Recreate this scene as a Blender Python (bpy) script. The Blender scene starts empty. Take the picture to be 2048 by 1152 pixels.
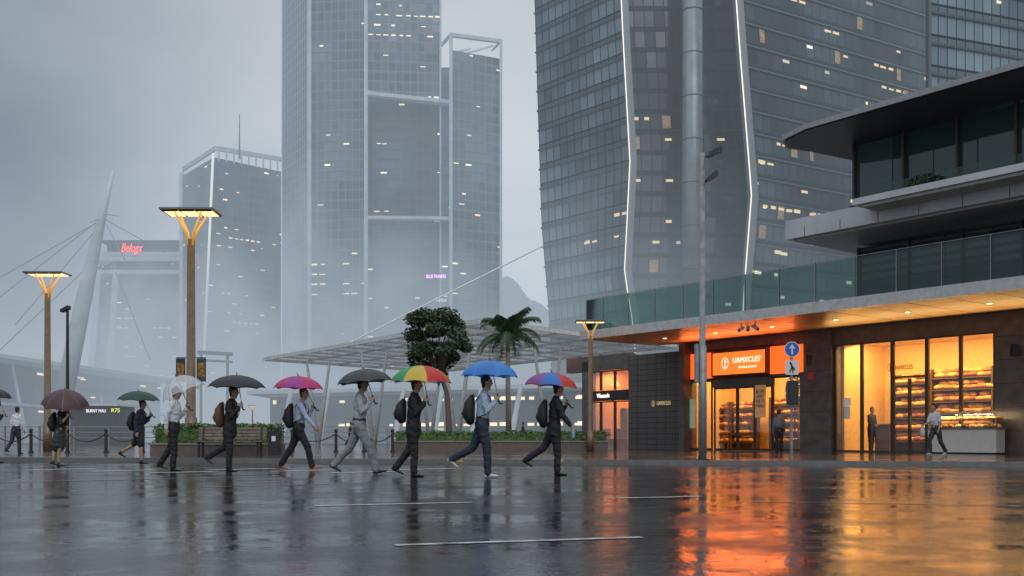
import bpy, bmesh, math, random
from mathutils import Vector, Matrix, noise
random.seed(7)
S=bpy.context.scene; C=S.collection; R=math.radians
V=Vector
S.view_settings.view_transform='Standard'; S.view_settings.look='None'; S.view_settings.exposure=0
F=2000.0; CH=0.65
def P(px,py,Y): return V(((px-1024)*Y/F, Y, CH+(877-py)*Y/F))
def GX(px,Y): return (px-1024)*Y/F
def PZ(py,Y): return CH+(877-py)*Y/F
# ------------------------------------------------------------------ materials
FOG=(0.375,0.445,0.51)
def haze_group():  # haze painted into surface shaders as emission, growing with world depth
    g=bpy.data.node_groups.new('haze','ShaderNodeTree')
    g.interface.new_socket('Shader',in_out='INPUT',socket_type='NodeSocketShader')
    g.interface.new_socket('Shader',in_out='OUTPUT',socket_type='NodeSocketShader')
    N=g.nodes; L=g.links
    gi=N.new('NodeGroupInput'); go=N.new('NodeGroupOutput')
    geo=N.new('ShaderNodeNewGeometry'); sep=N.new('ShaderNodeSeparateXYZ'); L.new(geo.outputs['Position'],sep.inputs[0])
    def m(op,a,b=None,c=None):
        n=N.new('ShaderNodeMath'); n.operation=op
        for i,x in enumerate((a,b,c)):
            if x is None: continue
            if isinstance(x,(int,float)): n.inputs[i].default_value=x
            else: L.new(x,n.inputs[i])
        return n.outputs[0]
    y=sep.outputs['Y']; z=sep.outputs['Z']
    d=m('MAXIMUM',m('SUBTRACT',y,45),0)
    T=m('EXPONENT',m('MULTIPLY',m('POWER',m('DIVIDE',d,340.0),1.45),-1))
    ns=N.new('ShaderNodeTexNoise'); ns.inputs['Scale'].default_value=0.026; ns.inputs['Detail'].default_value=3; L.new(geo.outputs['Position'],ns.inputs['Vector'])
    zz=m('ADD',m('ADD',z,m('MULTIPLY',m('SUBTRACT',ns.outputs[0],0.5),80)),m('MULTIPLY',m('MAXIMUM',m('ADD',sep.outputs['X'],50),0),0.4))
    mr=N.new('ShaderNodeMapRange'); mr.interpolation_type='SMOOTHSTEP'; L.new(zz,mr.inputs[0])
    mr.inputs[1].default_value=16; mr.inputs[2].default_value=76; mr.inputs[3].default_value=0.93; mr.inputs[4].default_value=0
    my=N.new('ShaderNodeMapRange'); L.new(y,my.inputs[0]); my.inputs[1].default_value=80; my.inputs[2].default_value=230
    mist=m('MULTIPLY',mr.outputs[0],my.outputs[0])  # low mist painted onto the surfaces too, by height and noise
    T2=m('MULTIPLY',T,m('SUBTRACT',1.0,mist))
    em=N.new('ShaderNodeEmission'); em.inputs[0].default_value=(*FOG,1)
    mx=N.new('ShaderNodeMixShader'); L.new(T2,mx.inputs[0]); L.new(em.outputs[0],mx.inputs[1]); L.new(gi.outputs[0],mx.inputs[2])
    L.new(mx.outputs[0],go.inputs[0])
    return g
HZ=haze_group()
MC={}
def base(name):
    m=bpy.data.materials.new(name); m.use_nodes=True
    nt=m.node_tree; b=nt.nodes['Principled BSDF']; o=nt.nodes['Material Output']
    return m,nt,b,o
def paint_haze(nt,sh,o):
    g=nt.nodes.new('ShaderNodeGroup'); g.node_tree=HZ
    nt.links.new(sh,g.inputs[0]); nt.links.new(g.outputs[0],o.inputs['Surface'])
def mat(name,col,rough=0.6,metal=0,var=0.15,scale=6,bump=0.0,bscale=30,em=None,es=0,haze=False,alpha=1,spec=0.5,transl=0):
    if name in MC: return MC[name]
    m,nt,b,o=base(name); N=nt.nodes; L=nt.links
    tc=N.new('ShaderNodeTexCoord')
    if var>0:
        ns=N.new('ShaderNodeTexNoise'); ns.inputs['Scale'].default_value=scale; ns.inputs['Detail'].default_value=5
        L.new(tc.outputs['Object'],ns.inputs['Vector'])
        cr=N.new('ShaderNodeValToRGB'); cr.color_ramp.elements[0].position=0.3; cr.color_ramp.elements[1].position=0.7
        cr.color_ramp.elements[0].color=(*[c*(1-var) for c in col],1); cr.color_ramp.elements[1].color=(*[min(1,c*(1+var)) for c in col],1)
        L.new(ns.outputs[0],cr.inputs[0]); L.new(cr.outputs[0],b.inputs['Base Color'])
    else: b.inputs['Base Color'].default_value=(*col,1)
    b.inputs['Roughness'].default_value=rough; b.inputs['Metallic'].default_value=metal; b.inputs['Specular IOR Level'].default_value=spec
    if bump>0:
        n2=N.new('ShaderNodeTexNoise'); n2.inputs['Scale'].default_value=bscale; n2.inputs['Detail'].default_value=4
        L.new(tc.outputs['Object'],n2.inputs['Vector'])
        bp=N.new('ShaderNodeBump'); bp.inputs['Strength'].default_value=bump; bp.inputs['Distance'].default_value=0.02
        L.new(n2.outputs[0],bp.inputs['Height']); L.new(bp.outputs[0],b.inputs['Normal'])
    if em: b.inputs['Emission Color'].default_value=(*em,1); b.inputs['Emission Strength'].default_value=es
    sh=b.outputs[0]
    if transl>0:
        t=N.new('ShaderNodeBsdfTranslucent'); t.inputs[0].default_value=(*col,1); mx=N.new('ShaderNodeMixShader'); mx.inputs[0].default_value=transl
        L.new(sh,mx.inputs[1]); L.new(t.outputs[0],mx.inputs[2]); sh=mx.outputs[0]; L.new(sh,o.inputs['Surface'])
    if alpha<1:
        t=N.new('ShaderNodeBsdfTransparent'); mx=N.new('ShaderNodeMixShader'); mx.inputs[0].default_value=alpha
        L.new(t.outputs[0],mx.inputs[1]); L.new(sh,mx.inputs[2]); sh=mx.outputs[0]; L.new(sh,o.inputs['Surface'])
    if haze: paint_haze(nt,sh,o); m.cycles.emission_sampling='NONE'
    MC[name]=m; return m
def glassmat(name,tint,alpha=0.25,rough=0.03):
    m,nt,b,o=base(name); N=nt.nodes; L=nt.links
    t=N.new('ShaderNodeBsdfTransparent'); t.inputs[0].default_value=(*tint,1)
    g=N.new('ShaderNodeBsdfGlossy'); g.inputs['Roughness'].default_value=rough
    fr=N.new('ShaderNodeFresnel'); fr.inputs[0].default_value=1.35
    ad=N.new('ShaderNodeMath'); ad.operation='ADD'; ad.inputs[1].default_value=alpha; ad.use_clamp=True; L.new(fr.outputs[0],ad.inputs[0])
    mx=N.new('ShaderNodeMixShader'); L.new(ad.outputs[0],mx.inputs[0]); L.new(t.outputs[0],mx.inputs[1]); L.new(g.outputs[0],mx.inputs[2])
    L.new(mx.outputs[0],o.inputs['Surface']); return m
def curtain(name,ca,cb,span,mull,fh,pw,sf=0.22,mf=0.07,lit=0.985,rough=0.12,les=0.9,tilt=.05,haze=True,bsc=.09):
    m,nt,b,o=base(name); N=nt.nodes; L=nt.links
    uv=N.new('ShaderNodeUVMap'); sp=N.new('ShaderNodeSeparateXYZ'); L.new(uv.outputs[0],sp.inputs[0])
    def mm(op,a,bb=None):
        n=N.new('ShaderNodeMath'); n.operation=op
        for i,x in enumerate((a,bb)):
            if x is None: continue
            if isinstance(x,(int,float)): n.inputs[i].default_value=x
            else: L.new(x,n.inputs[i])
        return n.outputs[0]
    u=mm('DIVIDE',sp.outputs[0],pw); v=mm('DIVIDE',sp.outputs[1],fh)
    fu=mm('FRACT',u); fv=mm('FRACT',v)
    cb_=N.new('ShaderNodeCombineXYZ'); L.new(mm('FLOOR',u),cb_.inputs[0]); L.new(mm('FLOOR',v),cb_.inputs[1])
    wn=N.new('ShaderNodeTexWhiteNoise'); wn.noise_dimensions='3D'; L.new(cb_.outputs[0],wn.inputs['Vector'])
    big=N.new('ShaderNodeTexNoise'); big.inputs['Scale'].default_value=bsc; big.inputs['Detail'].default_value=4; L.new(cb_.outputs[0],big.inputs['Vector'])  # broad patches put into the glass colour imitate mirrored towers and clouds
    def mix(f,a,c):
        n=N.new('ShaderNodeMix'); n.data_type='RGBA'
        L.new(f,n.inputs[0])
        for i,x in ((6,a),(7,c)):
            if isinstance(x,tuple): n.inputs[i].default_value=(*x,1)
            else: L.new(x,n.inputs[i])
        return n.outputs[2]
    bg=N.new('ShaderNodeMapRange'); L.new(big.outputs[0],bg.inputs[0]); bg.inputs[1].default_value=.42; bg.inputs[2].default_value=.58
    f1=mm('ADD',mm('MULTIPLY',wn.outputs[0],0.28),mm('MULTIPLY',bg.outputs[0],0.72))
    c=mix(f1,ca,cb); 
    ms=mm('LESS_THAN',fv,sf); mu=mm('LESS_THAN',fu,mf)
    ml=mm('LESS_THAN',mm('ABSOLUTE',mm('SUBTRACT',fv,sf)),0.04)
    c=mix(ms,c,span); c=mix(mm('MAXIMUM',mu,ml),c,mull)
    L.new(c,b.inputs['Base Color'])
    nog=mm('MAXIMUM',mm('MAXIMUM',mu,ml),mm('MULTIPLY',ms,.6))
    rr=mm('ADD',mm('MULTIPLY',nog,.45),rough); L.new(rr,b.inputs['Roughness'])
    L.new(mm('MULTIPLY',mm('SUBTRACT',1.05,nog),.8),b.inputs['Specular IOR Level'])
    gn=N.new('ShaderNodeNewGeometry'); vs=N.new('ShaderNodeVectorMath'); vs.operation='SUBTRACT'; vs.inputs[1].default_value=(.5,.5,.5); L.new(wn.outputs['Color'],vs.inputs[0])
    sc=N.new('ShaderNodeVectorMath'); sc.operation='SCALE'; sc.inputs[3].default_value=tilt; L.new(vs.outputs[0],sc.inputs[0])
    va=N.new('ShaderNodeVectorMath'); L.new(gn.outputs['Normal'],va.inputs[0]); L.new(sc.outputs[0],va.inputs[1])
    nm=N.new('ShaderNodeVectorMath'); nm.operation='NORMALIZE'; L.new(va.outputs[0],nm.inputs[0]); L.new(nm.outputs[0],b.inputs['Normal'])
    sepc=N.new('ShaderNodeSeparateColor'); L.new(wn.outputs['Color'],sepc.inputs[0])
    l=mm('GREATER_THAN',mm('ADD',sepc.outputs[1],mm('MULTIPLY',mm('SUBTRACT',big.outputs[0],.5),0.8)),lit)
    win=mm('MULTIPLY',mm('MULTIPLY',mm('GREATER_THAN',fv,0.68),mm('LESS_THAN',fv,0.82)),mm('MULTIPLY',mm('GREATER_THAN',fu,mm('MULTIPLY',sepc.outputs[2],.6)),mm('LESS_THAN',fu,.9)))
    lf=mm('MULTIPLY',mm('MULTIPLY',l,win),mm('MULTIPLY',mm('ADD',sepc.outputs[0],.25),les))
    b.inputs['Emission Color'].default_value=(1,.84,.62,1); L.new(lf,b.inputs['Emission Strength'])
    if haze: paint_haze(nt,b.outputs[0],o)
    m.cycles.emission_sampling='NONE'
    return m
# ------------------------------------------------------------------ mesh helpers
W={}
def thing(name,label,cat,loc=(0,0,0),rz=0,group=None,M=None):
    o=bpy.data.objects.new(name,None); C.objects.link(o); o.empty_display_size=.1
    M=M or (Matrix.Translation(V(loc))@Matrix.Rotation(rz,4,'Z'))
    o.matrix_world=M; o.location,q,_=M.decompose(); o.rotation_euler=q.to_euler()
    W[o]=M.copy(); o['label']=label; o['category']=cat
    if group: o['group']=group
    return o
def tag(o,label,cat,group=None,kind=None):
    if label: o['label']=label
    if cat: o['category']=cat
    if group: o['group']=group
    if kind: o['kind']=kind
    return o
class MB:
    def __init__(s): s.bm=bmesh.new(); s.uv=s.bm.loops.layers.uv.new('UVMap')
    def hexa(s,b,t,mi=0):
        vs=[s.bm.verts.new(V(p)) for p in list(b)+list(t)]
        for f in ((3,2,1,0),(4,5,6,7),(0,1,5,4),(1,2,6,5),(2,3,7,6),(3,0,4,7)):
            q=s.bm.faces.new([vs[i] for i in f]); q.material_index=mi
        return s
    def box(s,x0,x1,y0,y1,z0,z1,mi=0):
        return s.hexa([(x0,y0,z0),(x1,y0,z0),(x1,y1,z0),(x0,y1,z0)],[(x0,y0,z1),(x1,y0,z1),(x1,y1,z1),(x0,y1,z1)],mi)
    def quad(s,pts,uvs=None,mi=0):
        f=s.bm.faces.new([s.bm.verts.new(V(p)) for p in pts]); f.material_index=mi
        if uvs:
            for l,u in zip(f.loops,uvs): l[s.uv].uv=u
        return s
    def path(s,pts,rad,n=10,side=(0,1,0),round_=True):
        pts=[V(p) for p in pts]; rad=[(r,r) if isinstance(r,(int,float)) else r for r in rad]
        side=V(side); rings=[]
        T=[]
        for i in range(len(pts)):
            a=pts[max(i-1,0)]; b=pts[min(i+1,len(pts)-1)]; T.append((b-a).normalized())
        seq=[]
        if round_:
            r=min(rad[0]); 
            for o,k in ((.95,.3),(.65,.75)): seq.append((pts[0]-T[0]*r*o,(rad[0][0]*k,rad[0][1]*k),T[0]))
        for p,r,t in zip(pts,rad,T): seq.append((p,r,t))
        if round_:
            r=min(rad[-1])
            for o,k in ((.65,.75),(.95,.3)): seq.append((pts[-1]+T[-1]*r*o,(rad[-1][0]*k,rad[-1][1]*k),T[-1]))
        for p,r,t in seq:
            sd=side-t*side.dot(t)
            if sd.length<.05: sd=V((1,0,0))-t*t.x
            sd.normalize(); up=t.cross(sd)
            rings.append([s.bm.verts.new(p+sd*(r[0]*math.cos(2*math.pi*k/n))+up*(r[1]*math.sin(2*math.pi*k/n))) for k in range(n)])
        for a,b in zip(rings,rings[1:]):
            for k in range(n): s.bm.faces.new((a[k],a[(k+1)%n],b[(k+1)%n],b[k]))
        s.bm.faces.new(rings[0][::-1]); s.bm.faces.new(rings[-1]); return s
    def tube(s,a,b,r0,r1=None,n=10): return s.path([a,b],[r0,r1 if r1 is not None else r0],n,round_=False)
    def ball(s,c,rx,ry,rz,u=14,v=9):
        M=Matrix.Translation(V(c))@Matrix.Diagonal((rx,ry,rz,1)); bmesh.ops.create_uvsphere(s.bm,u_segments=u,v_segments=v,radius=1,matrix=M); return s
    def build(s,name,m,parent=None,world=True,smooth=False,origin=None,bevel=0):
        if bevel: bmesh.ops.bevel(s.bm,geom=s.bm.edges[:],offset=bevel,segments=2,affect='EDGES')
        bmesh.ops.recalc_face_normals(s.bm,faces=s.bm.faces[:]) 
        me=bpy.data.meshes.new(name); s.bm.to_mesh(me); s.bm.free()
        return link(name,me,m,parent,world,smooth,origin)
def link(name,me,m,parent=None,world=True,smooth=False,origin=None):
    for x in (m if isinstance(m,(list,tuple)) else [m]): me.materials.append(x)
    if smooth: me.polygons.foreach_set('use_smooth',[True]*len(me.polygons))
    o=bpy.data.objects.new(name,me); C.objects.link(o)
    if parent:
        if world: me.transform(W[parent].inverted())
        o.parent=parent; W[o]=W[parent]
    else:
        if origin is not None: me.transform(Matrix.Translation(-V(origin))); o.location=V(origin); W[o]=Matrix.Translation(V(origin))
        else: W[o]=Matrix.Identity(4)
    return o
def copy_tree(o,parent=None):
    c=o.copy(); C.objects.link(c)
    if parent: c.parent=parent
    for ch in list(o.children): copy_tree(ch,c)
    return c
def text(name,s,m,center,size,xdir=(1,0,0),up=(0,0,1),parent=None,ext=0.01,shear=0,width=None):
    cu=bpy.data.curves.new('t','FONT'); cu.body=s; cu.size=1; cu.align_x='CENTER'; cu.align_y='CENTER'; cu.extrude=ext/size; cu.shear=shear; cu.space_line=.9
    t=bpy.data.objects.new('t',cu); C.objects.link(t); dg=bpy.context.evaluated_depsgraph_get(); dg.update()
    me=bpy.data.meshes.new_from_object(t.evaluated_get(dg)); bpy.data.objects.remove(t)
    x=V(xdir).normalized(); u=V(up).normalized(); n=x.cross(u)
    xs=[v.co.x for v in me.vertices]; w=max(xs)-min(xs)
    sx=(width/w) if width else size
    M=Matrix(((x.x*sx,u.x*size,n.x*size,center[0]),(x.y*sx,u.y*size,n.y*size,center[1]),(x.z*sx,u.z*size,n.z*size,center[2]),(0,0,0,1)))
    me.transform(M); me.materials.clear()
    return link(name,me,m,parent)
def area(loc,tgt,sx,sy,e,col,name='area_lamp'):
    l=bpy.data.lights.new(name,'AREA'); l.shape='RECTANGLE'; l.size=sx; l.size_y=sy; l.energy=e; l.color=col
    o=bpy.data.objects.new(name,l); C.objects.link(o); o.location=loc
    o.rotation_euler=(V(tgt)-V(loc)).to_track_quat('-Z','Y').to_euler(); return o
# ------------------------------------------------------------------ camera / world / sun
cam=bpy.data.cameras.new('camera'); co=bpy.data.objects.new('camera',cam); C.objects.link(co); S.camera=co
cam.sensor_width=36; cam.lens=36*F/2048; co.location=(0,0,CH); co.rotation_euler=(R(90),0,0); cam.shift_y=301/2048; cam.clip_end=4000
w=bpy.data.worlds.new('World'); S.world=w; w.use_nodes=True; N=w.node_tree.nodes; L=w.node_tree.links
bg=N['Background']
sky=N.new('ShaderNodeTexSky'); sky.sky_type='NISHITA'; sky.sun_disc=False; sky.sun_elevation=R(40); sky.sun_rotation=R(160)
tc=N.new('ShaderNodeTexCoord'); sp=N.new('ShaderNodeSeparateXYZ'); L.new(tc.outputs['Generated'],sp.inputs[0])
cr=N.new('ShaderNodeValToRGB'); L.new(sp.outputs[2],cr.inputs[0]); e=cr.color_ramp.elements
e[0].position=0; e[0].color=(.37,.44,.505,1); e[1].position=1; e[1].color=(.92,1.0,1.1,1)
x=e.new(.12); x.color=(.33,.395,.46,1); x=e.new(.3); x.color=(.285,.34,.395,1); x=e.new(.42); x.color=(.25,.30,.35,1); x=e.new(.62); x.color=(.72,.79,.88,1)
dt=N.new('ShaderNodeVectorMath'); dt.operation='DOT_PRODUCT'; dt.inputs[1].default_value=V((0.04,1,0.33)).normalized(); L.new(tc.outputs['Generated'],dt.inputs[0])
mr=N.new('ShaderNodeMapRange'); mr.interpolation_type='SMOOTHSTEP'; L.new(dt.outputs['Value'],mr.inputs[0]); mr.inputs[1].default_value=.87; mr.inputs[2].default_value=1.0; mr.inputs[3].default_value=0; mr.inputs[4].default_value=.30
m2_=N.new('ShaderNodeMapRange'); L.new(sp.outputs[1],m2_.inputs[0]); m2_.inputs[1].default_value=.1; m2_.inputs[2].default_value=-.8; m2_.inputs[3].default_value=0; m2_.inputs[4].default_value=.24
ns=N.new('ShaderNodeTexNoise'); ns.inputs['Scale'].default_value=2.6; ns.inputs['Detail'].default_value=4; ns.inputs['Roughness'].default_value=.45
mp=N.new('ShaderNodeMapping'); mp.inputs['Scale'].default_value=(1,1,2.2); L.new(tc.outputs['Generated'],mp.inputs[0]); L.new(mp.outputs[0],ns.inputs['Vector'])
nr=N.new('ShaderNodeMapRange'); L.new(ns.outputs[0],nr.inputs[0]); nr.inputs[1].default_value=.3; nr.inputs[2].default_value=.7; nr.inputs[3].default_value=-.08; nr.inputs[4].default_value=.08
ad=N.new('ShaderNodeMath'); L.new(mr.outputs[0],ad.inputs[0]); L.new(nr.outputs[0],ad.inputs[1])
ad2=N.new('ShaderNodeMath'); L.new(ad.outputs[0],ad2.inputs[0]); L.new(m2_.outputs[0],ad2.inputs[1])
va=N.new('ShaderNodeVectorMath'); va.operation='ADD'; L.new(cr.outputs[0],va.inputs[0]); L.new(ad2.outputs[0],va.inputs[1])
sc=N.new('ShaderNodeVectorMath'); sc.operation='SCALE'; sc.inputs[3].default_value=.06; L.new(sky.outputs[0],sc.inputs[0])
mx=N.new('ShaderNodeMix'); mx.data_type='RGBA'; mx.inputs[0].default_value=.06; L.new(va.outputs[0],mx.inputs[6]); L.new(sc.outputs[0],mx.inputs[7])
L.new(mx.outputs[2],bg.inputs[0]); bg.inputs[1].default_value=1.0
sl=bpy.data.lights.new('sun','SUN'); sl.energy=.5; sl.angle=R(40); sl.color=(1,.97,.93); so=bpy.data.objects.new('sun',sl); C.objects.link(so); so.rotation_euler=(R(50),0,R(20))
# ------------------------------------------------------------------ common mats
concrete=mat('concrete',(.30,.30,.30),.5,bump=.2)
dark=mat('dark_metal',(.03,.032,.035),.35,.3)
white=mat('white_paint',(.62,.64,.66),.4,haze=True,scale=1)
whitef=mat('far_white',(.58,.63,.67),.5,haze=True,scale=.3)
steel=mat('steel',(.30,.31,.32),.4,.4)
farlit=mat('far_lit_window',(.4,.3,.15),.5,var=0,em=(1,.84,.60),es=1.2,haze=True)
warmlit=mat('warm_lit_window',(.3,.22,.12),.5,var=.5,scale=1.5,em=(1,.78,.46),es=.75,haze=True)
strip=mat('light_strip',(.9,.85,.7),.5,var=0,em=(1,.93,.72),es=1.1,haze=True)
# ------------------------------------------------------------------ ground
def wetmat(name,col,r0,r1,bump,tile=None,pscale=.22,rings=True,spec=.34):
    m,nt,b,o=base(name); N=nt.nodes; L=nt.links
    tc=N.new('ShaderNodeTexCoord')
    n1=N.new('ShaderNodeTexNoise'); n1.inputs['Scale'].default_value=pscale; n1.inputs['Detail'].default_value=8; n1.inputs['Roughness'].default_value=.68; L.new(tc.outputs['Object'],n1.inputs['Vector'])
    cr=N.new('ShaderNodeValToRGB'); cr.color_ramp.elements[0].position=.44; cr.color_ramp.elements[1].position=.56
    cr.color_ramp.elements[0].color=(r0,)*3+(1,); cr.color_ramp.elements[1].color=(r1,)*3+(1,)
    L.new(n1.outputs[0],cr.inputs[0]); L.new(cr.outputs[0],b.inputs['Roughness'])
    n2=N.new('ShaderNodeTexNoise'); n2.inputs['Scale'].default_value=55; n2.inputs['Detail'].default_value=3; L.new(tc.outputs['Object'],n2.inputs['Vector'])
    n3=N.new('ShaderNodeTexNoise'); n3.inputs['Scale'].default_value=5; n3.inputs['Detail'].default_value=5; n3.inputs['Roughness'].default_value=.6; L.new(tc.outputs['Object'],n3.inputs['Vector'])
    n4=N.new('ShaderNodeTexNoise'); n4.inputs['Scale'].default_value=.6; n4.inputs['Detail'].default_value=5; L.new(tc.outputs['Object'],n4.inputs['Vector'])
    c2=N.new('ShaderNodeValToRGB'); c2.color_ramp.elements[0].position=.38; c2.color_ramp.elements[1].position=.64
    c2.color_ramp.elements[0].color=(*[c*.5 for c in col],1); c2.color_ramp.elements[1].color=(*[c*1.6 for c in col],1)
    L.new(n4.outputs[0],c2.inputs[0]); colout=c2.outputs[0]
    bp=N.new('ShaderNodeBump'); bp.inputs['Distance'].default_value=.0042
    sm=N.new('ShaderNodeMath'); sm.operation='MULTIPLY'; L.new(n2.outputs[0],sm.inputs[0])
    c3=N.new('ShaderNodeMapRange'); L.new(n1.outputs[0],c3.inputs[0]); c3.inputs[1].default_value=.45; c3.inputs[2].default_value=.58; c3.inputs[3].default_value=.06; c3.inputs[4].default_value=1
    L.new(c3.outputs[0],sm.inputs[1]); L.new(sm.outputs[0],bp.inputs['Height']); bp.inputs['Strength'].default_value=bump
    b2=N.new('ShaderNodeBump'); b2.inputs['Distance'].default_value=.0055; b2.inputs['Strength'].default_value=bump; L.new(n3.outputs[0],b2.inputs['Height']); L.new(b2.outputs[0],bp.inputs['Normal'])
    if rings:
        vo=N.new('ShaderNodeTexVoronoi'); vo.inputs['Scale'].default_value=3.2; L.new(tc.outputs['Object'],vo.inputs['Vector'])
        def mm2(op,a,bb):
            n=N.new('ShaderNodeMath'); n.operation=op
            for i,x in enumerate((a,bb)):
                if isinstance(x,(int,float)): n.inputs[i].default_value=x
                elif x is not None: L.new(x,n.inputs[i])
            return n.outputs[0]
        dd=vo.outputs['Distance']; h=mm2('MULTIPLY',mm2('SINE',mm2('MULTIPLY',dd,55),None),mm2('EXPONENT',mm2('MULTIPLY',dd,-7.0),None))
        b3=N.new('ShaderNodeBump'); b3.inputs['Distance'].default_value=.0035; b3.inputs['Strength'].default_value=.5; L.new(h,b3.inputs['Height']); L.new(b3.outputs[0],b2.inputs['Normal'])
    if tile:
        br=N.new('ShaderNodeTexBrick'); br.inputs['Scale'].default_value=tile; br.inputs['Mortar Size'].default_value=.012; L.new(tc.outputs['Object'],br.inputs['Vector'])
        br.inputs['Color1'].default_value=(1,1,1,1); br.inputs['Color2'].default_value=(.75,.75,.75,1); br.inputs['Mortar'].default_value=(.3,.3,.3,1)
        mm=N.new('ShaderNodeMix'); mm.data_type='RGBA'; mm.blend_type='MULTIPLY'; mm.inputs[0].default_value=1; L.new(colout,mm.inputs[6]); L.new(br.outputs[0],mm.inputs[7]); colout=mm.outputs[2]
    L.new(colout,b.inputs['Base Color']); L.new(bp.outputs[0],b.inputs['Normal'])
    b.inputs['Specular IOR Level'].default_value=spec
    return m
asphalt=wetmat('wet_asphalt',(.024,.025,.028),.02,.16,.6,pscale=.7,spec=.30)
paving=wetmat('wet_paving',(.13,.085,.068),.05,.18,.4,tile=1.6,pscale=.5)
gmat=wetmat('wet_ground',(.06,.062,.065),.12,.3,.3,rings=False)
paint=mat('worn_road_paint',(.50,.50,.50),.25,var=.6,scale=9,bump=.1)
tag(MB().quad([(-900,-40,-.01),(900,-40,-.01),(900,2500,-.01),(-900,2500,-.01)]).build('ground',gmat),None,None,kind='structure')
def kerbY(x): return 22.6-(x-12)*.215
tag(MB().quad([(-60,-8,0),(40,-8,0),(40,kerbY(40),0),(-60,kerbY(-60),0)]).build('road',asphalt),None,None,kind='structure')
tag(MB().hexa([(-60,kerbY(-60)+.18,-.005),(40,kerbY(40)+.18,-.005),(40,75,-.005),(-60,75,-.005)],[(-60,kerbY(-60)+.18,.12),(40,kerbY(40)+.18,.12),(40,75,.12),(-60,75,.12)]).build('pavement',paving),None,None,kind='structure')
tag(MB().hexa([(-60,kerbY(-60),-.006),(40,kerbY(40),-.006),(40,kerbY(40)+.178,-.006),(-60,kerbY(-60)+.178,-.006)],[(-60,kerbY(-60),.123),(40,kerbY(40),.123),(40,kerbY(40)+.178,.123),(-60,kerbY(-60)+.178,.123)]).build('kerb',mat('kerb_stone',(.16,.155,.15),.25,bump=.3)),None,None,kind='structure')
for p in (905,1112):
    X=GX(p,24.6); X2=X+.2
    tag(MB().hexa([(X,kerbY(X)-.004,.05),(X2,kerbY(X2)-.004,.05),(X2,kerbY(X2)+.18,.05),(X,kerbY(X)+.18,.05)],[(X,kerbY(X)-.004,.127),(X2,kerbY(X2)-.004,.127),(X2,kerbY(X2)+.18,.127),(X,kerbY(X)+.18,.127)]).build('kerb_marker',mat('yellow_paint',(.45,.30,.05),.4,var=.4)),
        'yellow painted kerb block '+('left of the blue umbrella walker\'s legs' if p==905 else 'behind the rightmost umbrella walker\'s feet'),'kerb block')
def GY(py): return 1300/(py-877)
def mark(px0,py0,px1,py1,wd=.14,m=None):
    a=V((GX(px0,GY(py0)),GY(py0),.004)); b=V((GX(px1,GY(py1)),GY(py1),.004)); d=(b-a).normalized(); n=V((-d.y,d.x,0))*wd/2
    o=MB().quad([a-n,b-n,b+n,a+n]).build('road_marking',m or paint); tag(o,None,None,kind='structure')
mark(630,1012,945,1005,.12); mark(1215,997,1400,993,.12); mark(790,1091,1285,1075,.08)
fp=mat('faded_road_paint',(.16,.16,.16),.2,var=.6,scale=6,bump=.1)
for i in range(7): mark(60+i*120,940+ (i%3)*3,190+i*120,937+(i%3)*3,.35)
mark(0,965,560,952,.25,fp); mark(1250,955,2048,962,.12,fp); mark(400,975,660,968,.12,fp); mark(1500,1003,2048,1012,.1,fp)
tag(MB().quad([(.3,2.5,.004),(8,2.5,.004),(8,6.1,.004),(1.5,5.7,.004)]).build('brick_crossing',wetmat('wet_brick',(.11,.045,.03),.03,.15,.5,tile=3,pscale=.7)),None,None,kind='structure')
# ------------------------------------------------------------------ towers
def edge(pts,Y):
    q=sorted([(PZ(py,Y),GX(px,Y)) for px,py in pts])
    def f(z):
        if z<=q[0][0]: return V((q[0][1],Y,z))
        for (z0,x0),(z1,x1) in zip(q,q[1:]):
            if z<=z1: return V((x0+(x1-x0)*(z-z0)/(z1-z0),Y,z))
        return V((q[-1][1],Y,z))
    return f
def facade(parent,L_,R_,z0,z1,m,fh,pw,nlit=0,bands=None,name='glass_wall',litm=None,cl=None,bigp=0.0,tall=.14):
    mb=MB(); nf=max(1,int(round((z1-z0)/fh))); zs=[z0+(z1-z0)*i/nf for i in range(nf+1)]
    wd=(R_(z0)-L_(z0)).length; h_=fh
    for i,(a,b) in enumerate(zip(zs,zs[1:])):
        mb.quad([L_(a),R_(a),R_(b),L_(b)],[(0,i*fh),(wd,i*fh),(wd,(i+1)*fh-.001),(0,(i+1)*fh-.001)])
    mb.build(name,m,parent)
    n=(R_(z0)-L_(z0)).cross(V((0,0,1))).normalized()
    if n.y>0: n=-n
    if bands:
        for z in zs[1:-1]:
            a,b,c,d=L_(z-.12),R_(z-.12),R_(z+.12),L_(z+.12)
            MB().hexa([a,b,b+n*.25,a+n*.25],[d,c,c+n*.25,d+n*.25]).build('floor_band',bands,parent)
    cols=max(1,int(wd/pw))
    for k in range(nlit):
        if cl and random.random()<.85: fr,cc=random.choice(cl); r=int(fr*nf)+random.choice((0,0,0,0,1,-1)); c0=int(cc*cols)+random.randint(-4,4)
        else: r=random.randint(1,nf-1); c0=random.randint(0,cols-1)
        if r<0 or r>=nf or c0<0 or c0>=cols: continue
        u0=(c0+random.uniform(.12,.5))/cols; u1=(c0+.94)/cols; 
        big=random.random()<bigp
        za=zs[r]+fh*(.30 if big else .70); zb=zs[r]+fh*(.9 if big else .70+tall*random.uniform(.6,1.2))
        def q(u,z): return L_(z).lerp(R_(z),u)+n*.12
        MB().quad([q(u0,za),q(u1,za),q(u1,zb),q(u0,zb)]).build('lit_window',(litm or farlit) if not big else dimlit,parent)
dimlit=mat('dim_lit_window',(.25,.19,.11),.4,var=.8,scale=2.5,em=(1,.68,.34),es=.14,haze=True)
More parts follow.
